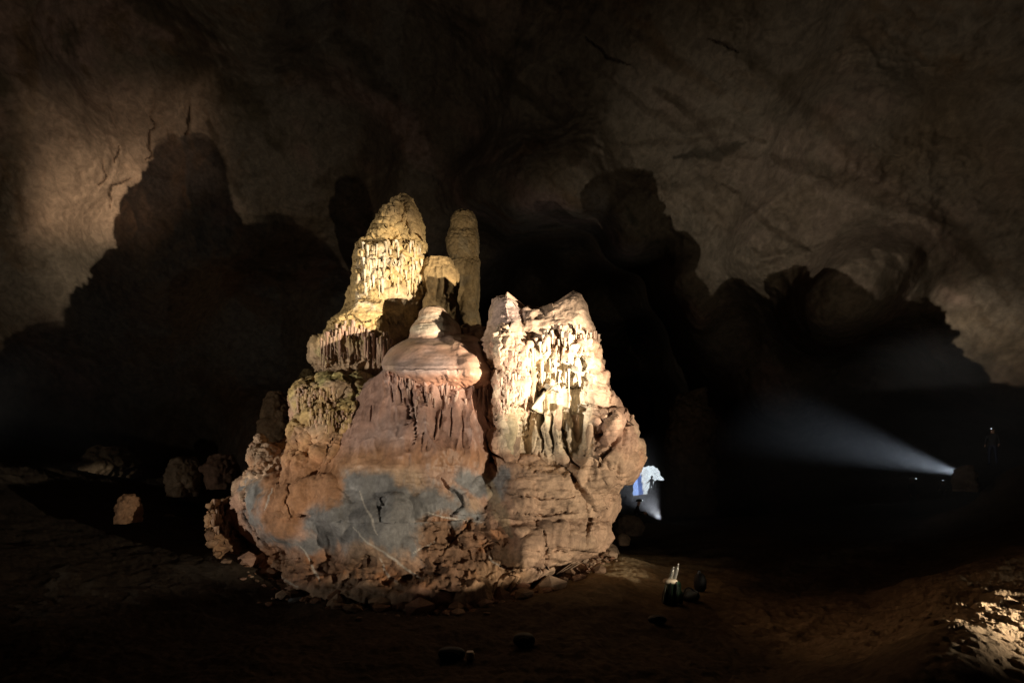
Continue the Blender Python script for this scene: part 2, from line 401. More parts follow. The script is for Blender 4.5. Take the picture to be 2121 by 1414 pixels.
    for cpts in ([(312, 240), (318, 262), (306, 290), (312, 315), (300, 340)], [(243, 300), (240, 340)], [(214, 340), (222, 365), (205, 385)], [(272, 368), (232, 385), (226, 430)], [(392, 215), (385, 280)], [(1210, 75), (1260, 120), (1310, 135)], [(1470, 80), (1530, 110)]):
        k_ = line(uu, V, cpts, 5) * front; pull = pull + k_; C = mix(C, k_, lin(.05, .035, .025), .9)
    P2 = P2 + (Df * (pull * .35)[:, None])
    Fq = grid_faces(nr, nc, True)
    # the far daylight mouth: faces inside it are left out
    fu = U[Fq].mean(1); fv = V[Fq].mean(1); ff = P2[Fq][:, :, 1].min(1) > 30
    hole = pip(fu + .8 * np.sin(fv * .5), fv + .8 * np.sin(fu * .6), [(1309, 1080), (1312, 1000), (1314, 982), (1322, 972), (1336, 966), (1349, 964), (1362, 969), (1370, 986), (1378, 998), (1392, 1080)], .5) > .5
    Fq = Fq[~(hole & ff)]
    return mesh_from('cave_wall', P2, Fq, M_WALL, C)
wall = build_wall(); finish(wall, kind='structure')

# ------------------------------------------------------------------ cave floor
CR0 = np.array([4.05, 4.5]); CR1 = np.array([9.8, 9.4])
def gbase(x, y):
    """height of the floor (smooth part)"""
    r = np.hypot(x, y)
    lft = .17 * np.maximum(-x - 4.5, 0) ** 1.1 * (.25 + .75 * ss(3.5, 10, y))
    d = CR1 - CR0; L_ = np.hypot(*d); n = np.array([d[1], -d[0]]) / L_
    sd_ = (x - CR0[0]) * n[0] + (y - CR0[1]) * n[1]
    along = ((x - CR0[0]) * d[0] + (y - CR0[1]) * d[1]) / L_
    crest = .70 + .02 * np.clip(along, 0, 9)
    terrace = ss(-2.4, .1, sd_) * crest * ss(-4, 1, along) * (1 - .75 * ss(.2, 4.0, sd_) * ss(12, 7, y))
    lip = .29 * np.exp(-(sd_ / .6) ** 2) * ss(-2, 0, along) * (1 - ss(1.8, 4, along))
    far = .09 * np.maximum(x - 6, 0) * ss(8, 14, y)
    near = .30 * np.maximum(x - 12.5, 0)
    z = lft + np.maximum(terrace * (1 - .5 * ss(10, 16, y)), 0) + lip + far + near * ss(16, 10, y)
    z = z + .5 * ss(3, -4, y)
    z = z * (1 - .55 * ss(24, 45, y))
    z = z + 2.2 * np.exp(-((x - 20.3) / 2.6) ** 2 - ((y - 17) / 2.6) ** 2) + .75 * np.exp(-((x - 17.6) / .9) ** 2 - ((y - 17.2) / .9) ** 2)
    rn = np.sqrt(((x + 2.3) / 5.5) ** 2 + ((y - 14.2) / 4.7) ** 2)      # silt banked up against the formation
    z = z + (.10 + .30 * ss(0, 3, x) + .25 * ss(-4, -7, x)) * np.exp(-(np.maximum(rn - .95, 0) / .3) ** 2)
    # mound with the seated caver, and dip behind
    z = z + .55 * np.exp(-((x - 6.6) / 1.6) ** 2 - ((y - 24.5) / 1.2) ** 2)
    z = z - 1.0 * ss(26, 40, y) * (1 - ss(9, 20, np.abs(x - 9)))
    return z
def build_floor():
    u = np.concatenate([np.linspace(-110, 1780, 760), np.linspace(1781, 2200, 330)])
    az = np.arctan((u - CX) / F); rest = np.linspace(az[-1], az[0] + 2 * np.pi, 60)[1:-1]
    az = np.concatenate([az, rest])
    rr = np.concatenate([[.3, 1, 2, 3], 2.6 * F / np.linspace(760, 84, 520), np.geomspace(32, 95, 60)])
    nr, nc = len(rr), len(az)
    X = rr[:, None] * np.sin(az)[None]; Y = rr[:, None] * np.cos(az)[None]
    Z = gbase(X, Y)
    Pn = np.stack([X, Y, Z], -1).reshape(-1, 3).astype(np.float32)
    x, y = Pn[:, 0], Pn[:, 1]
    q = Pn.copy(); q[:, 2] = 0
    wf = np.clip(np.hypot(x, y) / 12, .6, 4)
    h = .30 * fbm(q, .22, 4, 5) + .09 * fbm(q, 1.1, 4, 8) + .035 * fbm(q, 4.0, 3, 15)
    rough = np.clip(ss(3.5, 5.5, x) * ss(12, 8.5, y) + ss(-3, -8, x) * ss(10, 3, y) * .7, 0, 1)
    cr = worley(q + .08 * np.stack([vn(q, 6, 1), vn(q, 6, 2), vn(q, 6, 3)], 1), 3.6, (1, 1, 1), 2)
    cr2 = worley(q, 9.0, (1, 1, 1), 12)
    rub = .15 * (1 - cr) * ss(-.3, .3, vn(q, 1.3, 77)) + .05 * (1 - cr2) + .10 * fbm(q, 3.2, 4, 90, .6, ridge=True)
    h = h + rough * rub * .7 + (1 - rough) * .03 * (1 - cr2)
    keep = 1 - .5 * ss(.0, 1, np.exp(-((x - 3.7) / 1.0) ** 2 - ((y - 11) / 1.0) ** 2))
    h = h * keep
    Pn[:, 2] += h
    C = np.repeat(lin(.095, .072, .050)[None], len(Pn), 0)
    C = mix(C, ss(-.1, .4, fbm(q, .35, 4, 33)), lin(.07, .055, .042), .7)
    floor_light = np.exp(-((x - 3.0) / 3.4) ** 2 - ((y - 14.5) / 4.0) ** 2); C = mix(C, ss(.15, .7, floor_light + .2 * fbm(q, .8, 4, 35)), lin(.42, .32, .19), .95)  # lamplight on the floor beside the formation, painted as paler soil
    C = mix(C, ss(-2, -6, x), lin(.045, .036, .028), .8)  # left foreground painted darker to keep it unlit
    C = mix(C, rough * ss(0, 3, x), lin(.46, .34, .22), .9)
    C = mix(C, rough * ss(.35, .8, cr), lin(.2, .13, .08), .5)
    Fq = grid_faces(nr, nc, True)[:, ::-1]
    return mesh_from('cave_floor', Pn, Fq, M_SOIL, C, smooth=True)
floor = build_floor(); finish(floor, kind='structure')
_fz = np.empty(len(floor.data.vertices) * 3, np.float32); floor.data.vertices.foreach_get('co', _fz); _fz = _fz.reshape(-1, 3)
def ground(x, y):
    d = (_fz[:, 0] - x) ** 2 + (_fz[:, 1] - y) ** 2
    k = np.argpartition(d, 6)[:6]; return float(_fz[k, 2].mean())

# ------------------------------------------------------------------ the great formation
# 1 base boulder
def s1(c):
    d = .40 * fbm(c.P, .55, 4, 3, .55) + .30 * crags(c, .62, 33) * ss(1000, 1080, c.V)
    U, V = wuv(c, 10, 1.0)
    d += .45 * pip(U, V, [(500, 1000), (560, 985), (700, 1000), (720, 1100), (560, 1120), (510, 1060)], 30)       # smooth grey bulge left
    d += .35 * pip(U, V, [(700, 970), (850, 985), (880, 1150), (760, 1170), (700, 1080)], 35)
    d -= .40 * pip(U, V, [(860, 1060), (1010, 1040), (1040, 1180), (860, 1190)], 40)                             # hollow of torn brown rock
    d += .55 * pip(U, V, [(1050, 960), (1290, 980), (1270, 1070), (1060, 1060)], 40)
    d += .35 * pip(U, V, [(1050, 1090), (1250, 1090), (1230, 1180), (1060, 1200)], 20)
    d += .30 * pip(U, V, [(600, 1190), (780, 1210), (1000, 1220), (960, 1262), (760, 1262), (620, 1230)], 25)
    d -= 1.0 * pip(U, V, [(1050, 1190), (1330, 1120), (1330, 1300), (1020, 1300)], 40)
    return d
def sdp(U, V, poly):
    n = len(poly); inside = np.zeros(len(U), bool); dmin = np.full(len(U), 1e9)
    for k in range(n):
        x0, y0 = poly[k]; x1, y1 = poly[(k + 1) % n]; dx, dy = x1 - x0, y1 - y0
        t = np.clip(((U - x0) * dx + (V - y0) * dy) / (dx * dx + dy * dy + 1e-9), 0, 1)
        dmin = np.minimum(dmin, (U - x0 - t * dx) ** 2 + (V - y0 - t * dy) ** 2)
        inside ^= ((y0 > V) != (y1 > V)) & (U < x0 + (V - y0) * dx / (dy if abs(dy) > 1e-6 else 1e-6))
    return np.sqrt(dmin) * np.where(inside, 1, -1)
GREY = [(492, 1000), (560, 985), (548, 1100), (640, 1110), (640, 1060), (700, 1040), (715, 968), (790, 972), (830, 990), (905, 975), (940, 1010), (1000, 1050), (1010, 1085), (880, 1100), (870, 1165), (760, 1130), (640, 1150), (560, 1130), (505, 1070)]
ORNG = [(560, 975), (610, 925), (700, 925), (725, 960), (700, 1040), (640, 1060), (610, 1115), (545, 1100), (545, 1020)]
def b1_masks(c):
    drip = fbm(c.P, 1.7, 5, 301, .62, (1, 1, .28)); blot = fbm(c.P, 1.3, 5, 321, .65)
    U, V = wuv(c, 16, 1.4, 4)
    g = sdp(U, V, GREY); g2 = sdp(U, V, [(960, 960), (1050, 975), (1040, 1040), (1000, 1040), (930, 1000)])
    grey = ss(-8, 16, np.maximum(g, g2) + 34 * drip + 16 * blot)
    orange = ss(-8, 22, sdp(U, V, ORNG) + 36 * drip + 16 * blot)
    torn = np.clip(pip(U, V, [(870, 1075), (1010, 1060), (1050, 1120), (1040, 1200), (900, 1230), (640, 1200), (520, 1190), (530, 1140), (640, 1150), (760, 1150), (860, 1170)], 26), 0, 1)
    strata = pip(U, V, [(1010, 960), (1330, 860), (1330, 1060), (1240, 1180), (1050, 1190), (1060, 1060)], 30)
    return np.clip(grey, 0, 1) * (1 - orange * .85), orange, torn, strata
def s2(c):
    grey, orange, torn, strata = b1_masks(c)
    smooth = np.clip(grey + orange, 0, 1)
    d = .05 * fbm(c.P, 2.2, 4, 12) + .012 * fbm(c.P, 9, 3, 13)
    rg = fbm(c.P, 1.9, 5, 21, .58, (1, 1, 1.6), True)
    d += torn * (1 - .8 * smooth) * (.17 * rg - .10 * crags(c, 2.4, 5, (1, 1, 1.5)) + .05 * fbm(c.P, 7, 3, 6, ridge=True))
    d += strata * (.10 * fbm(c.P, 1.3, 4, 55, .6, (.55, .55, 2.2), True) + .07 * crags(c, 1.5, 9, (.8, .8, 1.4)) + .03 * fbm(c.P, 6, 3, 56, ridge=True))
    rest = np.clip(1 - smooth - torn - strata, 0, 1)
    d += rest * (.07 * fbm(c.P, 2.5, 4, 66, .6, ridge=True))
    d += smooth * (.035 * flutes(c, 2.6, .15, 3) + .015 * flutes(c, 7.5, .12, 8))
    cU = c.U + 11 * fbm(c.P, 2.6, 5, 6, .65); cV = c.V + 9 * fbm(c.P, 2.6, 5, 9, .65)
    for pts, wd, dp in [([(912, 985), (930, 1005), (948, 1020), (960, 1045), (935, 1070)], 7, .3), ([(1215, 1040), (1222, 1080), (1212, 1130)], 6, .25),
                        ([(1128, 1100), (1132, 1140), (1126, 1175)], 6, .22), ([(1160, 960), (1195, 1000), (1222, 1035), (1240, 1060)], 9, .4), ([(1030, 1170), (1120, 1180), (1240, 1168)], 5, .25),
                        ([(1240, 940), (1262, 905), (1290, 880)], 6, .2), ([(980, 1075), (930, 1130), (900, 1160)], 4, .12), ([(1050, 1020), (1120, 1035), (1190, 1030)], 4, .14),
                        ([(1060, 1060), (1130, 1066), (1200, 1060)], 5, .15), ([(905, 1225), (935, 1235), (955, 1230)], 13, .3), ([(500, 1015), (505, 1070), (540, 1120), (600, 1160)], 5, .12),
                        ([(1010, 900), (1015, 950), (1030, 985)], 6, .3), ([(600, 1000), (590, 1040), (600, 1080)], 4, .06)]:
        d -= dp * line(cU, cV, pts, wd)
    return d
def lowpaint(c, C):
    Vd = c.V - 26 * fbm(c.P, 2.2, 4, 3, .6, (1, 1, .15))
    k = ss(925, 962, Vd)[:, None]
    return C * (1 - k) + p1(c, np.repeat((C_TAN * .9)[None], len(C), 0)) * k
def p1(c, C):
    grey, orange, torn, strata = b1_masks(c)
    C = mix(C, ss(-.3, .4, fbm(c.P, .7, 4, 3)), C_PINK * .95)
    C = mix(C, strata, lin(.36, .245, .165), .75)
    C = mix(C, strata * ss(.05, .4, fbm(c.P, 1.2, 4, 5)), lin(.25, .165, .115), .7)
    C = mix(C, torn, lin(.17, .095, .055), .9)
    C = mix(C, torn * ss(.1, .4, fbm(c.P, 1.6, 4, 35)), lin(.36, .17, .08), .8)
    C = mix(C, grey, C_GREY, .95)
    C = mix(C, grey * ss(0, .5, fbm(c.P, 1.0, 4, 45, st=(1, 1, .4))), lin(.26, .27, .28), .8)
    C = mix(C, orange, C_ORG, .95)
    low = pip(c.U, c.V, [(1040, 1120), (1100, 1190), (1020, 1270), (900, 1275), (960, 1215)], 16); C = mix(C, low, lin(.34, .21, .12), .85)
    low = pip(c.U, c.V, [(520, 1200), (640, 1212), (780, 1205), (800, 1250), (760, 1275), (600, 1262), (520, 1225)], 14); C = mix(C, low, lin(.24, .17, .12), .9)  # lower left foot painted darker where the lamplight is cut off
    low = pip(c.U, c.V, [(540, 1245), (800, 1250), (860, 1300), (600, 1310)], 8); C = mix(C, low, lin(.2, .23, .26), .9)
    lU = c.U + 8 * fbm(c.P, 2, 3, 8); lV = c.V + 8 * fbm(c.P, 2, 3, 18)
    for pts, wd in [([(730, 1090), (780, 1140), (840, 1180), (880, 1200)], 5), ([(740, 1020), (760, 1060), (780, 1110)], 4), ([(535, 1180), (580, 1190), (620, 1215)], 4), ([(620, 1130), (650, 1180), (660, 1205)], 5), ([(780, 1160), (810, 1200), (830, 1210)], 5), ([(860, 1150), (900, 1120)], 3), ([(880, 1060), (950, 1075), (1000, 1085)], 4), ([(560, 1010), (545, 1060)], 4), ([(1000, 1150), (1060, 1185)], 3)]:
        C = mix(C, line(lU, lV, pts, wd), lin(.5, .47, .42), .75)
    C = mix(C, line(c.U + 10 * fbm(c.P, 1.5, 3, 8), c.V, [(1010, 985), (1030, 1050), (1060, 1110)], 26), lin(.28, .22, .14), .7)
    top = ss(985, 955, c.V) * (1 - strata); C = mix(C, top, C_ORG * 1.1, .7)
    return C
EMP = lambda nm, u, v, Y, lab, cat: empty(nm, P(u, v, Y), lab, cat)
boulder = EMP('boulder', 880, 1190, 13.7, 'huge grey and rust brown boulder with torn face, carrying the pale dripstone formations', 'boulder')
o = loft('rock_mass', [(830, 670), (880, 625), (930, 565), (975, 528), (1010, 512), (1060, 516), (1100, 526), (1120, 538), (1138, 528), (1165, 536), (1190, 520), (1215, 530), (1240, 535)],
     [(830, 1190), (875, 1225), (930, 1250), (960, 1258), (1000, 1260), (1050, 1262), (1064, 1248), (1095, 1252), (1110, 1240), (1150, 1240), (1179, 1234), (1180, 1215), (1240, 1120)],
     830, 1235, 14.2, [(830, .6), (880, 1.3), (920, 1.9), (960, 2.5), (1000, 3.1), (1040, 3.6), (1080, 3.85), (1120, 4.05), (1180, 4.5), (1235, 5.2)], s1, s2, p1, step=1.5, n=2.1, mat=M_ROCK, blend=True, parent=boulder, base=C_TAN * .9)
# torn flowstone shelf on the boulder's left flank
def sh1(c): return .35 * crags(c, 1.6, 3) + .2 * fbm(c.P, 1.2, 4, 8, ridge=True)
def sh2(c): return .14 * crags(c, 4.5, 7) + .1 * fbm(c.P, 4, 4, 9, .6, ridge=True)
def shp(c, C): return mix(C, ss(0, .4, fbm(c.P, 2, 4, 3)), C_BRN, .8)
o = loft('rock_shelf', [(1028, 470), (1045, 440), (1075, 436), (1110, 452), (1150, 478)], [(1028, 500), (1060, 520), (1110, 540), (1150, 545)], 1028, 1155, 12.4, [(1028, .2), (1050, .9), (1100, 1.3), (1155, 1.3)], sh1, sh2, shp, blend=True, step=1.6, parent=boulder, base=lin(.3, .18, .1))
# orange terrace left
def t1(c): return .16 * fbm(c.P, .9, 4, 8) + .10 * popcorn(c, 2.0)
def t2(c): return .07 * popcorn(c, 5.5, (1, 1, .7)) + .07 * fbm(c.P, 4.5, 4, 4, .6, ridge=True) + .04 * flutes(c, 5, .15)
def tp(c, C):
    C = mix(C, ss(0, .4, fbm(c.P, 1.6, 4, 3)), C_ORG * 1.1, .8); return mix(C, ss(.1, .5, fbm(c.P, 3, 4, 13)), C_PINK, .6)
o = loft('rock_terrace', [(902, 532), (922, 524), (945, 512), (985, 516), (1030, 505)], [(902, 548), (915, 556), (928, 640), (985, 700), (1030, 690)], 902, 1032, 13.6, [(902, .15), (918, .3), (932, 1.0), (960, 1.6), (1030, 2.2)], t1, t2, tp, blend=True, step=1.5, parent=boulder, base=C_TAN)
o = loft('drip_knob', [(898, 533), (903, 526), (915, 525), (928, 528)], [(898, 541), (903, 549), (915, 551), (928, 549)], 898, 930, 13.2, [(898, .05), (906, .16), (928, .17)], None, lambda c: .05 * popcorn(c, 9), None, step=1, parent=boulder, base=C_TAN)

# 2 domed mound with curtain
CAPLINE_U = [690, 760, 800, 850, 940, 985, 1020, 1045]; CAPLINE_V = [800, 782, 768, 766, 768, 775, 800, 830]
def m1(c):
    d = .12 * fbm(c.P, .6, 4, 23)
    e = np.interp(c.U, CAPLINE_U, CAPLINE_V) + ragged(c, 5, 3, 6)
    d += .0 * pip(c.U, c.V, [(960, 700), (1000, 715), (1030, 760), (1035, 830), (990, 790), (955, 760)], 14)
    return d
def low_relief(c, d):
    k = ss(945, 985, c.V - 20 * fbm(c.P, 2.2, 3, 3))
    return d * (1 - k) + s2(c) * k
def m2(c):
    e = np.interp(c.U, CAPLINE_U, CAPLINE_V)
    below = ss(e - 2, e + 10, c.V)
    fl = flutes(c, 2.4, .10, 5, .6); ff = flutes(c, 6.5, .10, 15)
    lf = .35 + .65 * ss(775, 835, c.U - .25 * (c.V - 800))
    d = below * (.22 * fl * lf + .09 * ff * lf)
    rag = e + 28 + ragged(c, 8, 7, 16)
    d += .12 * ss(rag + 4, rag - 4, c.V) * below * (.4 + .6 * ff) * ss(790, 815, c.U)
    d += (1 - below) * (.012 * fbm(c.P, 5, 4, 8) +   .005 * fbm(c.P, 4, 3, 9, st=(.3, .3, 3.5), ridge=True) + .025 * flutes(c, 5, .15, 2) * pip(c.U, c.V, [(930, 690), (1000, 710), (1020, 760), (960, 750)], 12))
    d += .02 * fbm(c.P, 6, 3, 19)
    cU = c.U + 4 * vn(c.P, 3, 6); cV = c.V
    for pts, wd, dp in [([(838, 785), (852, 820), (850, 830), (860, 860), (862, 925)], 4.5, .35), ([(812, 800), (815, 835)], 2.5, .2), ([(828, 790), (833, 840)], 3, .22), ([(845, 840), (848, 890)], 3, .2), ([(878, 800), (882, 850)], 4, .25), ([(893, 815), (896, 845)], 3, .2),
                        ([(915, 850), (912, 890)], 3, .2), ([(1010, 895), (1015, 960)], 3, .15), ([(768, 838), (765, 870)], 3, .15), ([(905, 860), (900, 920)], 2.4, .15), ([(935, 845), (930, 905)], 2.4, .15), ([(955, 850), (955, 930)], 2.4, .12)]:
        d -= dp * line(cU, cV, pts, wd)
    return low_relief(c, d)
def mp(c, C):
    e = np.interp(c.U, CAPLINE_U, CAPLINE_V)
    below = ss(e - 2, e + 8, c.V)
    C = mix(C, (1 - below), C_PINK * 1.05)
    C = mix(C, (1 - below) * ss(-.3, .3, fbm(c.P, 1.0, 4, 6)) * ss(960, 900, c.U), C_MAUVE, .85)
    C = mix(C, below, lin(.33, .205, .165))
    C = mix(C, below * ss(-.1, .4, fbm(c.P, 1.1, 4, 7, st=(1, 1, .3))), lin(.30, .215, .19), .8)
    C = mix(C, below * ss(.0, .4, fbm(c.P, 2.1, 4, 17, st=(1, 1, .2))) * ss(840, 860, c.U) * ss(880, 800, c.V), lin(.42, .19, .11), .8)
    C = mix(C, ss(900, 960, c.V + 14 * vn(c.P, 2, 8)), C_ORG * 1.15, .75)
    return lowpaint(c, C)
mound = EMP('flowstone_mound', 900, 940, 12.5, 'pink domed flowstone mound with a smooth cap over a fluted curtain, centre of the formation', 'flowstone')
loft('curtain', [(700, 880), (715, 850), (735, 830), (760, 812), (785, 785), (810, 762), (870, 726), (920, 695), (1000, 640), (1060, 640)], [(700, 945), (715, 975), (735, 995), (760, 1012), (790, 1028), (840, 1042), (900, 1044), (960, 1032), (1060, 1025)],
     700, 1060, 13.6, [(700, .4), (715, .9), (740, 1.25), (770, 1.45), (810, 1.7), (860, 2.05), (930, 2.5), (970, 2.85), (1010, 3.1), (1060, 3.3)], m1, m2, mp, blend=True, n=2.9, step=1.3, mat=M_WET, parent=mound, base=C_PINK)
def cap1(c): return .07 * fbm(c.P, .9, 3, 23) + .16 * pip(c.U, c.V, [(955, 742), (985, 735), (1028, 760), (1042, 800), (1042, 835), (990, 825), (960, 780)], 12) + .07 * pip(c.U, c.V, [(930, 692), (985, 700), (1010, 735), (950, 735)], 14)
def cap2(c):
    d = .010 * fbm(c.P, 5, 4, 8) + .004 * fbm(c.P, 4, 3, 9, st=(.3, .3, 3.5), ridge=True)
    d += .03 * flutes(c, 6, .15, 2) * pip(c.U, c.V, [(925, 695), (995, 700), (1015, 735), (950, 735)], 10)
    d += ss(760, 775, c.V) * (.07 * flutes(c, 7, .2, 9) + .05 * popcorn(c, 6)) * ss(800, 840, c.U)
    return d
def capp(c, C):
    C = mix(C, ss(-.3, .3, fbm(c.P, .8, 4, 6)) * ss(980, 900, c.U), C_MAUVE, .9)
    C = mix(C, ss(.0, .4, fbm(c.P, 1.4, 4, 16)), C_TAN * .95, .6)
    return mix(C, ss(765, 785, c.V), lin(.38, .19, .12), .8)
loft('cap', [(689, 862), (695, 846), (704, 829), (718, 808), (736, 794), (754, 787), (768, 792), (776, 810), (784, 835)], [(689, 962), (695, 984), (704, 1001), (718, 1016), (740, 1030), (775, 1034), (790, 1034), (800, 1020)],
     689, 800, 13.5, [(689, .5), (697, 1.1), (712, 1.55), (735, 1.95), (755, 2.22), (768, 2.28), (780, 2.1), (800, 1.7)], cap1, cap2, capp, n=2.8, step=1.2, mat=M_WET, parent=mound, base=C_PINK * 1.05, tilt=1.0)
def k1(c): return .06 * fbm(c.P, 1.2, 3, 8) + .03 * np.sin(c.V * .16 + 1.5 * vn(c.P, 1, 3))
def k2(c): return .02 * fbm(c.P, 3, 4, 9, st=(.4, .4, 4), ridge=True) + .008 * fbm(c.P, 12, 3, 3)
def kp(c, C):
    C = mix(C, ss(-.2, .3, fbm(c.P, 1.2, 4, 3, st=(.4, .4, 2.5))), C_WHT * .75, .8); return mix(C, ss(680, 700, c.V), C_PINK, .8)
loft('dome_cap', [(640, 895), (646, 882), (658, 868), (672, 862), (690, 852), (712, 845), (740, 840)], [(640, 912), (648, 926), (662, 942), (676, 952), (695, 958), (715, 962), (740, 970)], 640, 740, 13.6,
     [(640, .2), (655, .65), (680, .9), (712, 1.1), (740, 1.2)], k1, k2, kp, step=1.2, mat=M_WET, parent=mound, base=C_TAN)

# 3 tall yellow stalagmite
def tiers(c, L_, f=3.5, amp=9):
    d = np.zeros(len(c.U)); rg = ragged(c, f, 3, amp)
    for v, h, dec in L_:
        x = v + rg - c.V
        d += h * np.where(x > 0, np.exp(-np.clip(x, 0, 500) / dec), -.6 * np.exp(-np.clip(-x, 0, 500) / (dec * .5)))
    return d
def a1(c):
    d = .12 * fbm(c.P, .9, 4, 33) + tiers(c, [(450, .05, 14), (482, .07, 18), (515, .10, 16), (548, .07, 14), (578, .08, 14), (668, .06, 24)])
    d += .13 * pip(c.U, c.V, [(800, 430), (830, 425), (825, 470), (795, 500), (775, 490)], 9)
    d -= .20 * line(c.U, c.V, [(838, 430), (826, 460), (812, 470)], 9)
    d += .14 * pip(c.U, c.V, [(742, 515), (800, 505), (875, 520), (880, 590), (820, 612), (735, 605)], 14)
    d += .30 * pip(c.U, c.V, [(745, 625), (790, 628), (800, 680), (790, 735), (655, 745), (655, 715), (700, 665)], 14)
    d -= .16 * line(c.U, c.V, [(660, 690), (700, 650), (745, 625)], 7)
    return d
def a2(c):
    up = ss(640, 610, c.V)
    row = popcorn(c, 3.4, (1, 1, 1.35), 3); row2 = popcorn(c, 8.5, (1, 1, .8), 5); small = popcorn(c, 11, (1, 1, 1), 6)
    band = pip(c.U, c.V, [(740, 512), (880, 505), (878, 600), (850, 615), (735, 610)], 9)
    fl = flutes(c, 7.5, .13, 4); fl2 = flutes(c, 3.6, .15, 14)
    d = band * (.17 * row + .08 * fl * ss(.6, .1, row) + .06 * row2)
    d += (1 - band) * up * (.06 * row2 + .035 * small + .09 * row + .08 * fbm(c.P, 2.5, 3, 88))
    e = 700 + ragged(c, 6, 3, 10)
    fr = ss(e - 5, e + 8, c.V) * (1 - ss(762, 785, c.V + ragged(c, 8, 9, 12)))
    lowb = ss(630, 650, c.V)
    d += lowb * (1 - fr) * (.05 * row2 + .02 * small + .05 * fbm(c.P, 3, 3, 9)) * ss(800, 700, c.V)
    d += fr * (.16 * fl + .13 * fl2) * ss(830, 790, c.U)
    d -= .16 * ss(765, 790, c.V + ragged(c, 7, 19, 14))
    d += .05 * pip(c.U, c.V, [(790, 600), (890, 600), (870, 700), (800, 700)], 14) * fl2
    return d + .03 * fbm(c.P, 6, 4, 44, .6, ridge=True) + .012 * fbm(c.P, 14, 3, 4)
def ap(c, C):
    C = mix(C, ss(0, .5, fbm(c.P, 1.3, 4, 3)), C_OCHD, .8)
    C = mix(C, ss(470, 430, c.V) * ss(-.2, .3, fbm(c.P, 2, 3, 4)), lin(.30, .21, .11), .7)
    C = mix(C, ss(660, 740, c.V + 12 * vn(c.P, 2, 3)), C_TAN * .95, .8)
    band = pip(c.U, c.V, [(740, 512), (880, 505), (878, 600), (885, 640), (735, 640)], 9)
    C = mix(C, band * ss(0, .5, fbm(c.P, 4, 3, 14)), C_WHT, .6)
    C = mix(C, pip(c.U, c.V, [(800, 600), (890, 590), (880, 680), (800, 700)], 20), lin(.44, .34, .22), .7)
    C = mix(C, ss(.2, .5, fbm(c.P, 2.4, 4, 24)) * ss(640, 700, c.V), C_GRN, .5)
    return C
tall = EMP('stalagmite', 780, 800, 15.2, 'tallest ochre stalagmite with knobbly bands and a lower fringe of drips, left of the group', 'stalagmite')
loft('stalagmite_body', [(408, 828), (414, 815), (440, 797), (465, 780), (495, 764), (520, 744), (560, 735), (600, 728), (635, 716), (652, 700), (680, 676), (705, 660), (740, 655), (775, 654), (800, 690)],
     [(408, 842), (414, 852), (440, 868), (470, 878), (520, 881), (580, 884), (640, 885), (700, 868), (740, 850), (800, 840)], 408, 800, 15.4,
     [(408, .12), (425, .5), (470, .85), (540, 1.1), (620, 1.3), (680, 1.5), (740, 1.7), (800, 1.5)], a1, a2, ap, blend=True, step=1.2, n=2.1, parent=tall, base=C_OCH)
# leftover knob beside the tip
loft('tip_knob', [(409, 832), (420, 828), (450, 834), (500, 850)], [(409, 848), (418, 853), (440, 868), (500, 879)], 409, 500, 15.0, [(409, .1), (425, .3), (460, .45), (500, .5)], lambda c: .05 * fbm(c.P, 2, 3, 3), lambda c: .035 * popcorn(c, 9), ap, step=1.3, parent=tall, base=C_OCHD)

# 4 left shoulder of rounded lumps
def lobes(c, L_):
    d = np.zeros(len(c.U))
    for u, v, a, b, h in L_:
        r2 = ((c.U - u) / a) ** 2 + ((c.V - v) / b) ** 2
        d = np.maximum(d, h * np.sqrt(np.clip(1 - r2, 0, 1)))
    return d
LOBES = [(a, b, c_, d_, e_ * .7) for a, b, c_, d_, e_ in [(640, 822, 42, 34, .42), (690, 800, 40, 30, .40), (745, 812, 44, 40, .45), (660, 870, 46, 42, .5), (725, 865, 55, 50, .5), (625, 895, 28, 34, .35), (700, 925, 60, 40, .35), (770, 870, 30, 60, .3)]]
def l1(c): return .10 * fbm(c.P, .8, 3, 3) + lobes(c, LOBES) + .12 * popcorn(c, 1.6, (1, 1, .8), 4) - .15
def l2(c):
    fr = pip(c.U + 10 * vn(c.P, 2, 3), c.V, [(600, 850), (640, 810), (700, 820), (690, 860), (640, 880), (605, 910)], 10)
    fr2 = pip(c.U + 10 * vn(c.P, 2, 3), c.V, [(660, 860), (740, 850), (740, 905), (640, 910)], 14)
    d = .09 * popcorn(c, 4.2, (1, 1, .7), 5) + .045 * fbm(c.P, 3.5, 4, 25, .6, ridge=True) + .045 * popcorn(c, 9, (1, 1, 1), 7) + .012 * fbm(c.P, 14, 3, 3)
    d += (fr * .12 + fr2 * .06) * (flutes(c, 6.5, .16, 4)) - .06 * fr
    return low_relief(c, d + .05 * ss(850, 930, c.V) * flutes(c, 4, .2, 7))
def lp_(c, C):
    C = mix(C, ss(860, 800, c.V) * ss(-.2, .3, fbm(c.P, 1.5, 4, 3)), C_GRN, .85)
    C = mix(C, ss(.0, .4, fbm(c.P, 1.6, 4, 13)), C_TAN, .8)
    C = mix(C, ss(640, 600, c.U) * ss(-.1, .3, fbm(c.P, 1.6, 3, 53)), C_PINK, .8)
    return lowpaint(c, mix(C, ss(870, 925, c.V + 14 * vn(c.P, 2, 8)), C_ORG * 1.2, .8))
shoulder = EMP('flowstone_terrace', 690, 960, 13.0, 'yellow green rounded flowstone lumps under the tallest stalagmite', 'flowstone')
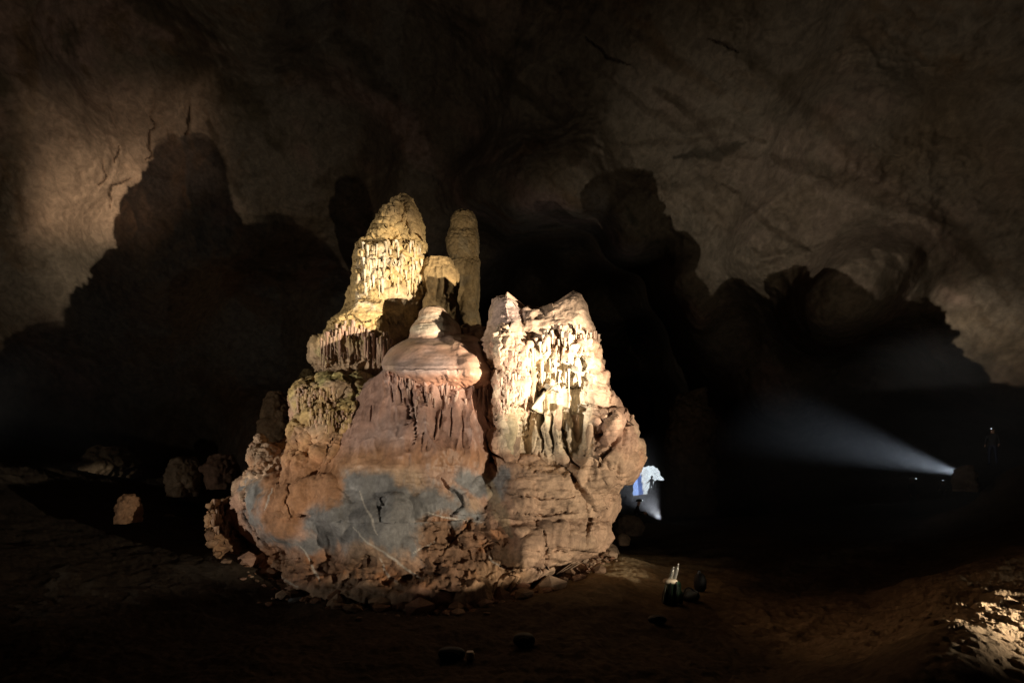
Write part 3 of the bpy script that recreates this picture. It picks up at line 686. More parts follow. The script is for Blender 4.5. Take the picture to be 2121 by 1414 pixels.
loft('lumpy_mass', [(776, 680), (786, 640), (800, 625), (830, 608), (860, 600), (900, 598), (925, 598), (990, 575), (1050, 570)], [(776, 760), (786, 785), (830, 815), (900, 815), (990, 800), (1050, 800)], 776, 1050, 13.9,
     [(776, .5), (790, 1.1), (820, 1.6), (870, 2.0), (920, 2.5), (970, 3.05), (1050, 3.6)], l1, l2, lp_, blend=True, step=1.35, parent=shoulder, base=C_OCH)

# 5 stub and 6 slender column
def st1(c): return .08 * fbm(c.P, 1.2, 3, 3) + .12 * np.exp(-((c.V - 560) / 34.) ** 2) + .10 * np.exp(-((c.V - 632) / 24.) ** 2) - .05
def st2(c):
    m = ss(548, 560, c.V) * (1 - ss(600, 612, c.V + ragged(c, 5, 3, 6)))
    return m * .11 * flutes(c, 5.0, .07, 3) + (1 - m) * (.03 * popcorn(c, 8) + .03 * flutes(c, 7, .4, 5)) + .012 * fbm(c.P, 12, 3, 4)
def stp(c, C):
    C = mix(C, ss(-.1, .4, fbm(c.P, 1.8, 4, 3)), lin(.27, .18, .08), .8); return C
stub = EMP('stalagmite', 912, 690, 16.5, 'short blunt brown stalagmite with a fluted drum, between the two taller ones', 'stalagmite')
loft('stalagmite_body', [(531, 893), (536, 883), (548, 877), (580, 872), (605, 873), (615, 880), (640, 878), (700, 874)], [(531, 917), (536, 932), (545, 938), (575, 948), (605, 950), (620, 946), (645, 952), (700, 956)], 531, 700, 15.0,
     [(531, .1), (540, .36), (600, .45), (700, .5)], st1, st2, stp, step=1.15, parent=stub, base=C_OCHD)
def sl1(c): return .10 * fbm(c.P, 1.1, 3, 63) + .10 * np.exp(-((c.V - 500) / 20.) ** 2) + .07 * np.exp(-((c.V - 552) / 16.) ** 2) - .07 * np.exp(-((c.V - 470) / 6.) ** 2) - .07 * np.exp(-((c.V - 530) / 6.) ** 2)
def sl2(c):
    m = ss(540, 556, c.V)
    return (1 - m) * (.07 * popcorn(c, 6.5, (1, 1, .9), 3) + .04 * popcorn(c, 13, (1, 1, 1), 4)) + m * .10 * flutes(c, 5.5, .12, 6) + .012 * fbm(c.P, 12, 3, 4)
slender = EMP('stalagmite', 962, 690, 19.6, 'slender knobbly stalagmite standing behind the short blunt one', 'stalagmite')
loft('stalagmite_body', [(437, 955), (442, 943), (455, 936), (480, 931), (500, 927), (530, 929), (560, 934), (620, 936), (700, 930)], [(437, 972), (442, 980), (460, 987), (500, 990), (550, 993), (600, 993), (640, 990), (700, 1000)], 437, 700, 20.6,
     [(437, .1), (450, .45), (500, .55), (600, .65), (700, .75)], sl1, sl2, lambda c, C: mix(C, ss(-.1, .4, fbm(c.P, 2, 4, 3)), lin(.30, .23, .13), .8), step=1.05, parent=slender, base=C_OCHD * 1.1)
# rubble ledge between dome and block
ledge = EMP('rock_ledge', 980, 760, 14.8, 'brown rubbly ledge in the gap between the domed mound and the white faced crag', 'rock')
loft('ledge_rock', [(686, 962), (694, 940), (720, 930), (800, 930)], [(686, 1000), (694, 1020), (720, 1040), (800, 1060)], 686, 800, 14.9, [(686, .4), (700, 1.2), (800, 1.6)], lambda c: .1 * fbm(c.P, 1.2, 3, 3), lambda c: .12 * crags(c, 4, 3) + .05 * fbm(c.P, 5, 3, 4, ridge=True), None, step=1.7, parent=ledge, base=C_TAN * .9)

# 7 right crag with the white face
def c1(c):
    d = .18 * fbm(c.P, .55, 4, 73)
    U, V = wuv(c, 7, 1.2, 3)
    d += .12 * pip(U, V, [(1090, 640), (1190, 625), (1235, 690), (1240, 760), (1180, 735), (1100, 715)], 12)      # brow over the face
    d -= .50 * pip(U, V, [(1110, 735), (1215, 745), (1225, 860), (1190, 980), (1060, 960), (1050, 850), (1100, 820)], 16)  # recessed bright face
    d += .35 * pip(U, V, [(1235, 860), (1330, 860), (1330, 940), (1300, 1040), (1230, 1000)], 14)
    return d
def c2(c):
    U, V = wuv(c, 5, 2, 6)
    face = pip(U, V, [(1100, 722), (1215, 740), (1222, 860), (1215, 990), (1050, 965), (1035, 860), (1090, 810)], 10)
    brow = pip(U, V, [(1140, 680), (1200, 665), (1245, 700), (1240, 770), (1190, 755), (1100, 725)], 9)
    capm = np.clip(1 - face - brow, 0, 1) * ss(720, 690, c.V)
    flank = np.clip(1 - face - brow - capm, 0, 1)
    # face: hanging slabs of different depth with ragged lower ends
    q = c.P.copy(); q[:, 2] = 0
    slab = np.round(vn(q, 3.2, 31) * 3.4 + .25 * vn(c.P, 3, 4)) / 3.4
    slab2 = np.round(vn(c.P, 2.4, 41, (1, 1, .35)) * 3) / 3
    d = face * (.20 * slab + .16 * slab2 + .10 * flutes(c, 3.2, .06, 4, .6) + .03 * flutes(c, 8, .08, 7))
    e = 735 + ragged(c, 7, 3, 14)
    fl = flutes(c, 6.5, .1, 5)
    d += brow * (.20 * crags(c, 3.8, 3, (1, 1, .6)) + .17 * fl * ss(665, 690, c.V)) - brow * .12
    d += capm * (.05 * fbm(c.P, 1.6, 4, 44, ridge=True) + .03 * fbm(c.P, 5, 3, 45) + .05 * crags(c, 2.0, 5))
    d += flank * (.20 * crags(c, 1.7, 13, (1, 1, .8)) + .10 * fbm(c.P, 2.4, 4, 14, .6, (1, 1, .6), True) + .03 * popcorn(c, 5, (1, 1, 1), 9) + .05 * fbm(c.P, 6, 3, 5, ridge=True))
    cU = c.U + 5 * vn(c.P, 3.4, 6) + 2 * vn(c.P, 9, 2); cV = c.V + 4 * vn(c.P, 3, 9)
    for pts, wd, dp in [([(1117, 765), (1120, 830), (1122, 880), (1124, 935)], 7, .6), ([(1160, 845), (1166, 890), (1178, 935), (1200, 985)], 7, .5), ([(1195, 740), (1208, 780), (1214, 800)], 4, .25), ([(1195, 802), (1160, 806)], 3, .14),
                        ([(1290, 880), (1262, 930), (1238, 965)], 7, .4), ([(1015, 900), (1018, 930), (1050, 960)], 5, .2), ([(1238, 880), (1232, 905), (1260, 895)], 5, .25), ([(1250, 800), (1290, 830)], 4, .2), ([(1142, 860), (1148, 940)], 5, .3), ([(1095, 830), (1098, 890)], 4, .2)]:
        d -= dp * line(cU, cV, pts, wd)
    return low_relief(c, d)
def cp(c, C):
    U, V = wuv(c, 8, 1.6, 6)
    C = mix(C, ss(-.2, .4, fbm(c.P, .8, 4, 3)), C_PINK, .8)
    C = mix(C, ss(720, 690, c.V), lin(.45, .33, .25), .7)
    C = mix(C, pip(U, V, [(1020, 612), (1060, 618), (1090, 650), (1050, 680), (1015, 670)], 12), C_MAUVE * 1.3, .7)
    face = pip(U, V, [(1100, 722), (1218, 735), (1225, 800), (1222, 990), (1160, 1000), (1045, 965), (1030, 860), (1090, 810)], 12)
    C = mix(C, face, lin(.58, .49, .36), .95)
    C = mix(C, pip(U, V, [(1140, 735), (1215, 740), (1210, 900), (1150, 880)], 14), C_WHT, .8)
    brow = pip(U, V, [(1140, 690), (1200, 675), (1245, 705), (1240, 770), (1190, 755), (1120, 740)], 12)
    C = mix(C, brow * ss(-.1, .3, fbm(c.P, 3, 4, 15)), lin(.34, .2, .13), .7)
    C = mix(C, ss(900, 980, c.V) * (1 - face * .6), lin(.38, .24, .15), .8)
    return lowpaint(c, C)
crag = EMP('crag', 1180, 1000, 14.0, 'broad two horned crag with a dazzling white drip face, right side of the formation', 'rock formation')
loft('crag_body', [(612, 1014), (640, 1010), (700, 1000), (760, 1000), (820, 1020), (900, 1012), (1060, 1010)],
     [(612, 1208), (640, 1224), (680, 1232), (715, 1240), (760, 1268), (800, 1296), (850, 1282), (862, 1308), (905, 1306), (935, 1300), (960, 1276), (1010, 1256), (1060, 1240)], 612, 1060, 13.0,
     [(612, .35), (630, .9), (680, 1.35), (740, 1.7), (800, 1.95), (870, 1.95), (950, 2.1), (1010, 2.3), (1060, 2.4)], c1, c2, cp, blend=True, step=1.25, n=2.6, parent=crag, base=C_TAN,
     top=[(1000, 634), (1014, 620), (1030, 613), (1050, 613), (1064, 626), (1080, 644), (1110, 652), (1140, 646), (1165, 626), (1185, 609), (1198, 610), (1212, 640), (1235, 690), (1330, 870)])

# 8 knobbly pillar in front of the crag
def q1(c): return .14 * fbm(c.P, 1.2, 4, 83) + .14 * popcorn(c, 1.9, (1, 1, 1.1), 3) - .1
def q2_(c): return .09 * popcorn(c, 3.6, (1, 1, 1), 13) + .06 * popcorn(c, 9, (1, 1, .7), 23) + .08 * fbm(c.P, 3.5, 4, 5, .6, ridge=True) + .07 * crags(c, 6, 3) + .07 * flutes(c, 7, .2, 5) * ss(750, 790, c.V) + .015 * fbm(c.P, 12, 3, 4)
def qp(c, C):
    C = mix(C, ss(0, .4, fbm(c.P, 2, 4, 3)), C_PINK, .8); return mix(C, ss(.1, .5, fbm(c.P, 3, 3, 13)), C_WHT * .9, .7)
pillar = EMP('drip_pillar', 1065, 900, 12.9, 'knobbly pinkish drip pillar leaning against the left edge of the white faced crag', 'dripstone')
loft('pillar_body', [(676, 1035), (684, 1028), (704, 1023), (740, 1022), (770, 1030), (800, 1028), (850, 1034), (900, 1046)], [(676, 1040), (688, 1052), (704, 1066), (720, 1082), (760, 1100), (800, 1104), (830, 1088), (850, 1076), (900, 1064)], 676, 900, 11.9,
     [(676, .05), (690, .4), (760, .75), (830, .8), (900, .4)], q1, q2_, qp, blend=True, step=1.2, parent=pillar, base=C_TAN * 1.05)

MESHES = weld_massif()
BODY = {}
for b_, o_ in zip(MASSIF, MESHES):
    co = np.empty(len(o_.data.vertices) * 3, np.float32); o_.data.vertices.foreach_get('co', co); co = co.reshape(-1, 3) + np.array(o_.parent.location, np.float32)
    BODY[b_.name + '_' + b_.parent.name] = (co[:, 0] / co[:, 1] * F + CX, HZ - (co[:, 2] - CAMZ) / co[:, 1] * F, co[:, 1])
def depth_at(key, u, v):
    U, V, Y = BODY[key]; k = (np.abs(U - u) < 4) & (np.abs(V - v) < 4)
    return Y[k].min() if k.any() else None
def fringe(key, parent, items, colr, lite, seed=1):
    """thin hanging drips: items = (u, v_top, length, width) in picture pixels, rooted on the body's own surface"""
    r = random.Random(seed); VV = []; FF = []; CC = []; off = 0; m = 8; n = 7
    for u, v, ln, wd in items:
        Y = depth_at(key, u, v)
        if Y is None: continue
        Y += .02; lean = r.uniform(-2, 2); t = np.linspace(0, 1, n); ph = r.uniform(0, 6)
        rad = wd / 2 / F * Y * (1 - t * .8) * (1 + .18 * np.sin(t * 9 + ph)); rad[-1] *= .25
        vv = v - 4 + (ln + 4) * t; a = np.linspace(0, 2 * np.pi, m, endpoint=False)
        cx = (u + lean * t - CX) / F * Y
        X = cx[:, None] + rad[:, None] * np.cos(a); Yy = Y + 1.2 * rad[:, None] * np.sin(a); Z = np.repeat((CAMZ + (HZ - vv) / F * Y)[:, None], m, 1)
        VV.append(np.stack([X, Yy, Z], -1).reshape(-1, 3)); FF.append(grid_faces(n, m, True) + off); off += n * m
        k = r.random(); c_ = colr * (1 - k) + lite * k; CC.append(np.repeat(c_[None], n * m, 0))
    if not VV: return
    o = mesh_from('drip_fringe', np.vstack(VV), np.vstack(FF), M_WET, np.vstack(CC), parent=parent); o['kind'] = 'stuff'
    return o
rf = random.Random(11)
fringe('curtain_flowstone_mound', mound, [(u + rf.uniform(-2, 2), np.interp(u, CAPLINE_U, CAPLINE_V) + rf.uniform(-2, 9), rf.uniform(9, 30), rf.uniform(4, 9)) for u in np.arange(806, 1030, 3.6)], lin(.34, .16, .11), lin(.38, .24, .19), 3)
fringe('curtain_flowstone_mound', mound, [(rf.uniform(820, 1020), rf.uniform(785, 840), rf.uniform(20, 70), rf.uniform(4, 8)) for _ in range(42)], lin(.30, .17, .13), lin(.36, .25, .2), 5)
fringe('stalagmite_body_stalagmite', tall, [(u + rf.uniform(-3, 3), 692 + 14 * math.sin(u * .05) + rf.uniform(-12, 14), rf.uniform(26, 66), rf.uniform(4, 8)) for u in np.arange(664, 812, 2.8)], C_TAN * .9, C_PINK, 7)
fringe('stalagmite_body_stalagmite', tall, [(rf.uniform(742, 874), rf.choice([508, 520, 545, 560, 580, 592]) + rf.uniform(-7, 7), rf.uniform(10, 26), rf.uniform(3.5, 8)) for _ in range(80)], C_OCH, C_WHT, 9)
fringe('lumpy_mass_flowstone_terrace', shoulder, [(rf.uniform(612, 700), rf.uniform(805, 840), rf.uniform(16, 40), rf.uniform(4, 7)) for _ in range(60)] + [(rf.uniform(640, 740), rf.uniform(850, 885), rf.uniform(10, 26), rf.uniform(3, 6)) for _ in range(60)], C_OCH, C_PINK, 13)
fringe('crag_body_crag', crag, [(u + rf.uniform(-3, 3), np.interp(u, [1090, 1140, 1200, 1240], [722, 690, 672, 700]) + rf.uniform(-8, 26), rf.uniform(14, 46), rf.uniform(4, 9)) for u in np.arange(1094, 1240, 4.6)], C_PINK, C_WHT * .75, 15)
fringe('crag_body_crag', crag, [(rf.uniform(1100, 1225), rf.uniform(735, 800), rf.uniform(30, 60), rf.uniform(5, 9)) for _ in range(9)], C_WHT * .8, C_WHT, 17)
fringe('pillar_body_drip_pillar', pillar, [(rf.uniform(1028, 1104), rf.uniform(730, 850), rf.uniform(8, 26), rf.uniform(4, 8)) for _ in range(60)], C_PINK, C_TAN, 19)
fringe('rock_shelf_boulder', boulder, [(rf.uniform(440, 525), rf.uniform(1035, 1110), rf.uniform(8, 24), rf.uniform(4, 9)) for _ in range(60)], C_BRN * 1.6, C_TAN, 21)
# hanging stalactites and blades on the crag face
def stalactite(u, v0, v1, wpx, Y, mat=M_ROCK, colr=C_WHT, lean=0.0, parent=None, name='stalactite', flat=.6):
    n = 30; m = 16; t = np.linspace(0, 1, n)
    v = v0 + (v1 - v0) * t
    r = wpx / 2 / F * Y * (np.sin(np.pi * np.clip(t * .8 + .2, 0, 1)) ** .7 * (1 - t) ** .35 + .02)
    a = np.linspace(0, 2 * np.pi, m, endpoint=False)
    cx = (u + lean * t - CX) / F * Y
    X = cx[:, None] + r[:, None] * np.cos(a); Yy = Y + flat * r[:, None] * np.sin(a); Z = np.repeat((CAMZ + (HZ - v) / F * Y)[:, None], m, 1)
    Pn = np.stack([X, Yy, Z], -1).reshape(-1, 3).astype(np.float32)
    N_ = grid_normals(Pn.reshape(n, m, 3), True).reshape(-1, 3)
    Pn = Pn + N_ * (.06 * fbm(Pn, 3, 3, u) + .03 * vn(Pn, 9, u, (1, 1, .2)))[:, None] * (wpx / 20)
    C = np.repeat(colr[None], len(Pn), 0); C = mix(C, ss(-.1, .4, fbm(Pn, 3, 3, 4)), colr * .75, .8)
    return mesh_from(name, Pn, grid_faces(n, m, True), mat, C, parent=parent)
for u, v0, v1, wd, Y, cc, ln in [(1052, 838, 968, 34, 11.15, lin(.5, .42, .28), 12), (1072, 905, 950, 20, 10.95, C_TAN, -6),
                                 (1105, 760, 835, 12, 12.05, C_TAN, 0), (1150, 745, 790, 9, 11.25, C_WHT, 1), (1172, 742, 806, 16, 11.25, C_WHT, -1), (1158, 838, 905, 20, 11.15, C_TAN, -5), (1196, 742, 800, 12, 12.05, C_WHT, 5), (1136, 700, 738, 8, 11.25, C_WHT, 0),
                                 (1180, 690, 728, 8, 11.25, C_WHT, 0), (1165, 686, 715, 7, 11.25, C_WHT, 0), (1212, 700, 745, 9, 12.05, C_WHT, 1), (1092, 700, 745, 8, 12.05, C_WHT, 0), (1145, 690, 705, 6, 11.25, C_WHT, 0), (1192, 860, 930, 20, 12.05, C_TAN, 2), (1222, 880, 935, 18, 11.35, C_TAN, -4)]:
    ys_ = [y_ for y_ in (depth_at('crag_body_crag', u, v_) for v_ in (v0, (v0 + v1) / 2)) if y_]
    if len(ys_) == 2 and abs(ys_[0] - ys_[1]) < .28: stalactite(u, v0, v1, wd * .85, min(ys_) + .02, colr=cc * .9, lean=ln, parent=crag)

# rocks around ------------------------------------------------------
def rock(name, u, v, Y, wpx, hpx, label, cat='rock', colr=C_TAN, seed=0, depth=1.0, base_v=None):
    h = wpx / 2
    L = [(v - hpx, u - h * .35), (v - hpx * .85, u - h * .7), (v - hpx * .5, u - h), (v, u - h * .95), (v + 8, u - h * .9)]
    R = [(v - hpx, u + h * .35), (v - hpx * .8, u + h * .75), (v - hpx * .4, u + h), (v, u + h * .95), (v + 8, u + h * .9)]
    rx = h / F * Y
    s_ = 1.0 / rx
    o = loft(name, L, R, v - hpx, v + 8, Y, [(v - hpx, rx * .3), (v - hpx * .7, rx * .8 * depth), (v, rx * depth)],
             lambda c: rx * (.30 * fbm(c.P, s_ * .8, 3, seed) + .22 * crags(c, s_ * .9, seed)), lambda c: rx * (.10 * crags(c, s_ * 2.6, seed + 5) + .08 * fbm(c.P, s_ * 4, 4, seed, .6, ridge=True)),
             lambda c, C: mix(C, ss(-.1, .4, fbm(c.P, s_ * 1.4, 4, seed)), colr * .7, .7), step=2.2, base=colr, n=2.6)
    return finish(o, label, cat)
rock('boulder', 268, 1074, 12.7, 60, 50, 'orange brown boulder catching the light on the dark left slope', 'boulder', lin(.26, .15, .085), 3)
rock('boulder', 385, 1020, 19, 90, 70, 'dim slanted boulder at the foot of the left wall, left of its neighbour', 'boulder', lin(.26, .19, .13), 13)
rock('boulder', 462, 1005, 19.5, 80, 62, 'dim blocky boulder between the slanted boulder and the great formation', 'boulder', lin(.28, .17, .12), 23)
rock('boulder', 228, 985, 22, 130, 60, 'low dark boulder pile behind the slope at far left', 'boulder', lin(.2, .15, .1), 29)
rock('rock_column', 574, 940, 17.5, 78, 128, 'dim brown rock column standing behind the left flank of the formation', 'rock column', lin(.30, .20, .12), 33)
rock('rock_column', 640, 860, 18.5, 60, 95, 'dark rounded rock shoulder half hidden behind the yellow terrace', 'rock column', lin(.32, .24, .12), 37)
rock('boulder', 480, 1180, 13.4, 90, 70, 'brown boulder wedged under the left edge of the great boulder', 'boulder', lin(.25, .15, .09), 41)
rock('rock_column', 1432, 1060, 34, 110, 250, 'dark thick rock column right of the daylight opening', 'rock column', lin(.2, .14, .09), 47)
rock('rock_ridge', 1424, 1078, 45, 176, 84, 'black rock ridge rising to the right across the daylight opening', 'rock ridge', lin(.12, .1, .08), 53)
rock('boulder', 1999, 1010, 17.2, 60, 42, 'dark boulder hiding the torch at the root of the light beam', 'boulder', lin(.1, .075, .06), 57)
rock('boulder', 1300, 1098, 22, 66, 30, 'dark mound of rock the seated caver rests against', 'boulder', lin(.16, .12, .09), 59)
rock('boulder', 690, 1300, 10.3, 300, 50, 'smooth blue grey rock toe in shadow under the great boulder', 'boulder', lin(.17, .2, .23), 61, depth=.6)

STONES = [(600, 1236, 10.6, 46, 22, 'brown'), (668, 1262, 9.9, 30, 14, 'brown'), (1010, 1240, 10.9, 40, 20, 'pale'), (1062, 1212, 12.4, 34, 18, 'pale'), (1120, 1200, 13.0, 26, 12, 'pale'), (1262, 1150, 17, 40, 24, 'pale'), (455, 1150, 14.5, 34, 20, 'brown'), (520, 1216, 12.2, 44, 24, 'brown'), (1290, 1120, 19, 30, 16, 'pale'), (350, 1085, 17, 40, 20, 'brown'), (320, 1060, 18, 26, 14, 'brown')]
def build_rubble():
    """broken stone and grit banked against the foot of the formation"""
    r = random.Random(5); VV = []; FF = []; CC = []; off = 0
    ico = bmesh.new(); bmesh.ops.create_icosphere(ico, subdivisions=1, radius=1); base = np.array([v.co[:] for v in ico.verts]); fc = np.array([[v.index for v in f.verts] for f in ico.faces]); ico.free()
    co = []
    for o_ in MESHES[:1]:
        q = np.empty(len(o_.data.vertices) * 3, np.float32); o_.data.vertices.foreach_get('co', q); q = q.reshape(-1, 3) + np.array(o_.parent.location, np.float32)
        u_ = q[:, 0] / q[:, 1] * F + CX; foot = (q[:, 2] > .1) & (q[:, 2] < .6) & (u_ > 440) & (u_ < 1300) & (q[:, 1] < 15.5); co = q[foot]
    for k in range(900):
        p = co[r.randrange(len(co))]; out = np.array([p[0] + 2.3, p[1] - 14.2]); out = out / np.linalg.norm(out)
        d = abs(r.gauss(0, .38)) - .05; x, y = p[0] + out[0] * d + r.gauss(0, .1), p[1] + out[1] * d
        s_ = min(.30, .045 * math.exp(abs(r.gauss(0, .75)))) * (1.0 if d < .3 else .6)
        j = base * np.array([r.uniform(.8, 1.5), r.uniform(.8, 1.3), r.uniform(.5, .95)]) * (1 + .45 * (np.array([[r.random()] for _ in base]) - .5))
        a = r.uniform(0, 6.3); ca_, sa_ = math.cos(a), math.sin(a)
        j = np.stack([j[:, 0] * ca_ - j[:, 1] * sa_, j[:, 0] * sa_ + j[:, 1] * ca_, j[:, 2]], 1) * s_
        z = float(gbase(np.array(x), np.array(y))) + .25 * s_
        z = ground(x, y) + .2 * s_ if k % 3 == 0 else z
        VV.append(j + np.array([x, y, z])); FF.append(fc + off); off += len(base)
        c_ = r.choice([C_TAN * .75, lin(.22, .14, .09), C_BRN * 1.4, C_PINK * .8]); CC.append(np.repeat(c_[None], len(base), 0))
    o = mesh_from('rubble', np.vstack(VV), np.vstack(FF), M_ROCK, np.vstack(CC), smooth=False); o['kind'] = 'stuff'
build_rubble()
WHERE = ['squat brown stone under the left front of the great boulder', 'small brown stone at the front foot of the great boulder', 'tan stone at the right front foot of the great boulder', 'tan stone on the lit floor right of the boulder foot', 'small flat tan stone on the lit floor by the boulder right edge', 'tan stone behind the right edge of the great boulder', 'brown stone below the torn shelf at far left of the formation', 'brown stone in shadow against the lower left corner of the great boulder', 'small tan stone farthest back, near the seated caver', 'brown stone between the orange boulder and the torn shelf', 'small brown stone just right of the orange boulder']
for k_, (u_, v_, Y_, w_, h_, t_) in enumerate(STONES):
    rock('stone', u_, v_, Y_, w_, h_, WHERE[k_], 'stone', C_TAN * .8 if t_ == 'pale' else lin(.22, .14, .09), 200 + k_ * 7)
# ------------------------------------------------------------------ outside, seen through the mouth
def build_cliff():
    nu, nv = 120, 90
    u = np.linspace(1240, 1460, nu); v = np.linspace(860, 1080, nv)
    Uu, Vv = np.meshgrid(u, v)
    Yd = np.where(Uu < 1327 + (Vv - 985) * .12, 150, 120) + 0 * Uu
    Pn = np.stack([(Uu - CX) / F * Yd, Yd, CAMZ + (HZ - Vv) / F * Yd], -1).reshape(-1, 3).astype(np.float32)
    Pn[:, 1] += 1.5 * fbm(Pn, .12, 4, 3, st=(1, 1, .3)) + .15 * fbm(Pn, .5, 3, 3)
    C = np.repeat(lin(.86, .92, .95)[None], len(Pn), 0)
    C = mix(C, ss(0, .4, fbm(Pn, .2, 4, 9, st=(1, 1, .25))), lin(.74, .88, .93), .6)
    C = mix(C, (Yd.ravel() > 140).astype(float), lin(.22, .38, .80), .9)
    return mesh_from('cliff', Pn, grid_faces(nv, nu, False), M_WALL, C)
cliff = build_cliff(); finish(cliff, 'pale sunlit cliff seen outside through the small cave mouth', 'cliff')

# ------------------------------------------------------------------ people
M_SKIN = plain('skin', (.45, .26, .18)); M_DARK = plain('dark_cloth', (.02, .02, .025)); M_NAVY = plain('navy_cloth', (.02, .03, .07)); M_RED = plain('dull_red_cloth', (.16, .03, .03))
M_HELM = plain('white_helmet', (.7, .7, .68), .35); M_HELMD = plain('dark_helmet', (.06, .06, .06), .4); M_STRAP = plain('helmet_stripe', (.03, .03, .03))
M_LED = plain('headlamp_glow', (.9, .95, 1), emit=(.85, .95, 1), es=40, noise=0); M_LED2 = plain('faint_lamp_glow', (.9, .95, 1), emit=(.8, .9, 1), es=1.5, noise=0)
def skin_mesh(name, pts, edges, radii, mats, parent, split=None):
    me = bpy.data.meshes.new(name); me.from_pydata([Vector(p) for p in pts], edges, []); me.update()
    o = bpy.data.objects.new(name, me); col.objects.link(o)
    md = o.modifiers.new('s', 'SKIN'); md.use_smooth_shade = True
    for k, r in enumerate(radii): me.skin_vertices[0].data[k].radius = (r, r) if not isinstance(r, tuple) else r
    me.skin_vertices[0].data[0].use_root = True
    o.modifiers.new('d', 'SUBSURF').levels = 1
    dg = bpy.context.evaluated_depsgraph_get(); ev = o.evaluated_get(dg)
    m2 = bpy.data.meshes.new_from_object(ev); m2.name = name
    bpy.data.objects.remove(o); o = bpy.data.objects.new(name, m2); col.objects.link(o); o.parent = parent
    m2.materials.clear()
    for m in mats: m2.materials.append(m)
    if split:
        for p in m2.polygons: p.material_index = split(p.center)
    for p in m2.polygons: p.use_smooth = True
    return o
def ball(name, c, r, mat, parent, sc_=(1, 1, 1), cut=None, seg=20):
    bm = bmesh.new(); bmesh.ops.create_uvsphere(bm, u_segments=seg, v_segments=seg // 2, radius=r)
    if cut is not None:
        bmesh.ops.delete(bm, geom=[v for v in bm.verts if v.co.z < cut * r - 1e-4], context='VERTS')
        e = [x for x in bm.edges if x.is_boundary]
        if e: bmesh.ops.edgeloop_fill(bm, edges=e)
    for v in bm.verts: v.co = Vector((v.co.x * sc_[0], v.co.y * sc_[1], v.co.z * sc_[2])) + Vector(c)
    me = bpy.data.meshes.new(name); bm.to_mesh(me); bm.free(); me.materials.append(mat)
    for p in me.polygons: p.use_smooth = True
    o = bpy.data.objects.new(name, me); col.objects.link(o); o.parent = parent; return o
POSES = {
 'stand': dict(pel=(0, 0, .95), chest=(0, .02, 1.32), neck=(0, .02, 1.50), head=(0, -.02, 1.64), el=[(-.25, 0, 1.14), (.25, 0, 1.14)], ha=[(-.24, -.10, .90), (.24, -.10, .90)], kn=[(-.11, -.03, .50), (.12, -.03, .50)], an=[(-.12, .02, .08), (.15, .02, .08)], toe=[(-.14, -.16, .04), (.18, -.16, .04)]),
 'sit': dict(pel=(0, .1, .28), chest=(0, .02, .62), neck=(0, -.02, .80), head=(0, -.06, .95), el=[(-.25, -.08, .48), (.25, -.08, .48)], ha=[(-.15, -.34, .46), (.15, -.34, .46)], kn=[(-.14, -.38, .50), (.14, -.38, .50)], an=[(-.14, -.48, .09), (.14, -.48, .09)], toe=[(-.15, -.66, .05), (.15, -.66, .05)]),
 'point': dict(pel=(0, 0, .92), chest=(.02, 0, 1.28), neck=(.03, -.02, 1.46), head=(.04, -.04, 1.60), el=[(-.34, -.05, 1.16), (.36, -.05, 1.18)], ha=[(-.58, -.12, 1.08), (.52, -.10, 1.20)], kn=[(-.18, -.08, .50), (.16, -.02, .48)], an=[(-.24, .0, .08), (.2, .05, .08)], toe=[(-.28, -.18, .04), (.24, -.14, .04)]),
}
def person(loc, rz, pose, label, jacket, trousers, helm, led, striped=False, group='cavers in the dark chamber', scale=1.0):
    r = empty('person', loc, label, 'person', group); r.rotation_euler = (0, 0, rz); r.scale = (scale,) * 3
    q = POSES[pose]; n = [q['pel'], tuple(.5 * (a + b) for a, b in zip(q['pel'], q['chest'])), q['chest'], q['neck'], q['head'], (q['head'][0], q['head'][1], q['head'][2] + .1)]
    e = [(0, 1), (1, 2), (2, 3), (3, 4), (4, 5)]; rad = [(.16, .13), (.145, .12), (.17, .13), .06, .095, .075]
    for k, sx in ((0, -1), (1, 1)):
        b = len(n); c = q['chest']
        n += [(c[0] + sx * .18, c[1], c[2] + .08), q['el'][k], q['ha'][k], (q['ha'][k][0], q['ha'][k][1] - .08, q['ha'][k][2] - .03)]
        e += [(2, b), (b, b + 1), (b + 1, b + 2), (b + 2, b + 3)]; rad += [.07, .05, .036, .028]
        b = len(n); p_ = q['pel']
        n += [(p_[0] + sx * .10, p_[1] - .01, p_[2] - .06), q['kn'][k], q['an'][k], q['toe'][k]]
        e += [(0, b), (b, b + 1), (b + 1, b + 2), (b + 2, b + 3)]; rad += [.095, .062, .045, .04]
    hz = q['neck'][2]; pz = q['pel'][2] + .02; hands = [Vector(h) for h in q['ha']]
    def sp(c):
        if c.z > hz or any((c - h).length < .09 for h in hands): return 0
        return 1 if (c.z > pz and (pose != 'sit' or c.y > -.2)) or (pose == 'sit' and abs(c.x) > .2) else 2
    skin_mesh('body', n, e, rad, [M_SKIN, jacket, trousers], r, sp)
    h = q['head']
    hm = ball('helmet', (h[0], h[1], h[2] + .05), .135, helm, r, (1, 1.12, .9), cut=-.05)
    ball('helmet_brim', (h[0], h[1] - .02, h[2] + .045), .155, helm, hm, (1, 1.15, .09))
    if striped: ball('helmet_stripe', (h[0], h[1], h[2] + .075), .139, M_STRAP, hm, (1, 1.12, .14))
    if led: ball('headlamp', (h[0], h[1] - .155, h[2] + .09), .022, led, r, seg=10)
    return r
def on_floor(u, Y, dz=0.0):
    x = (u - CX) / F * Y; return (x, Y, ground(x, Y) + dz)
def at_v(u, v, Y): return P(u, v, Y)
person(at_v(1321, 1082, 22.5), math.radians(75), 'sit', 'person in dark clothes and helmet seated on the dark mound in front of the glow', M_DARK, M_DARK, M_HELMD, M_LED2)
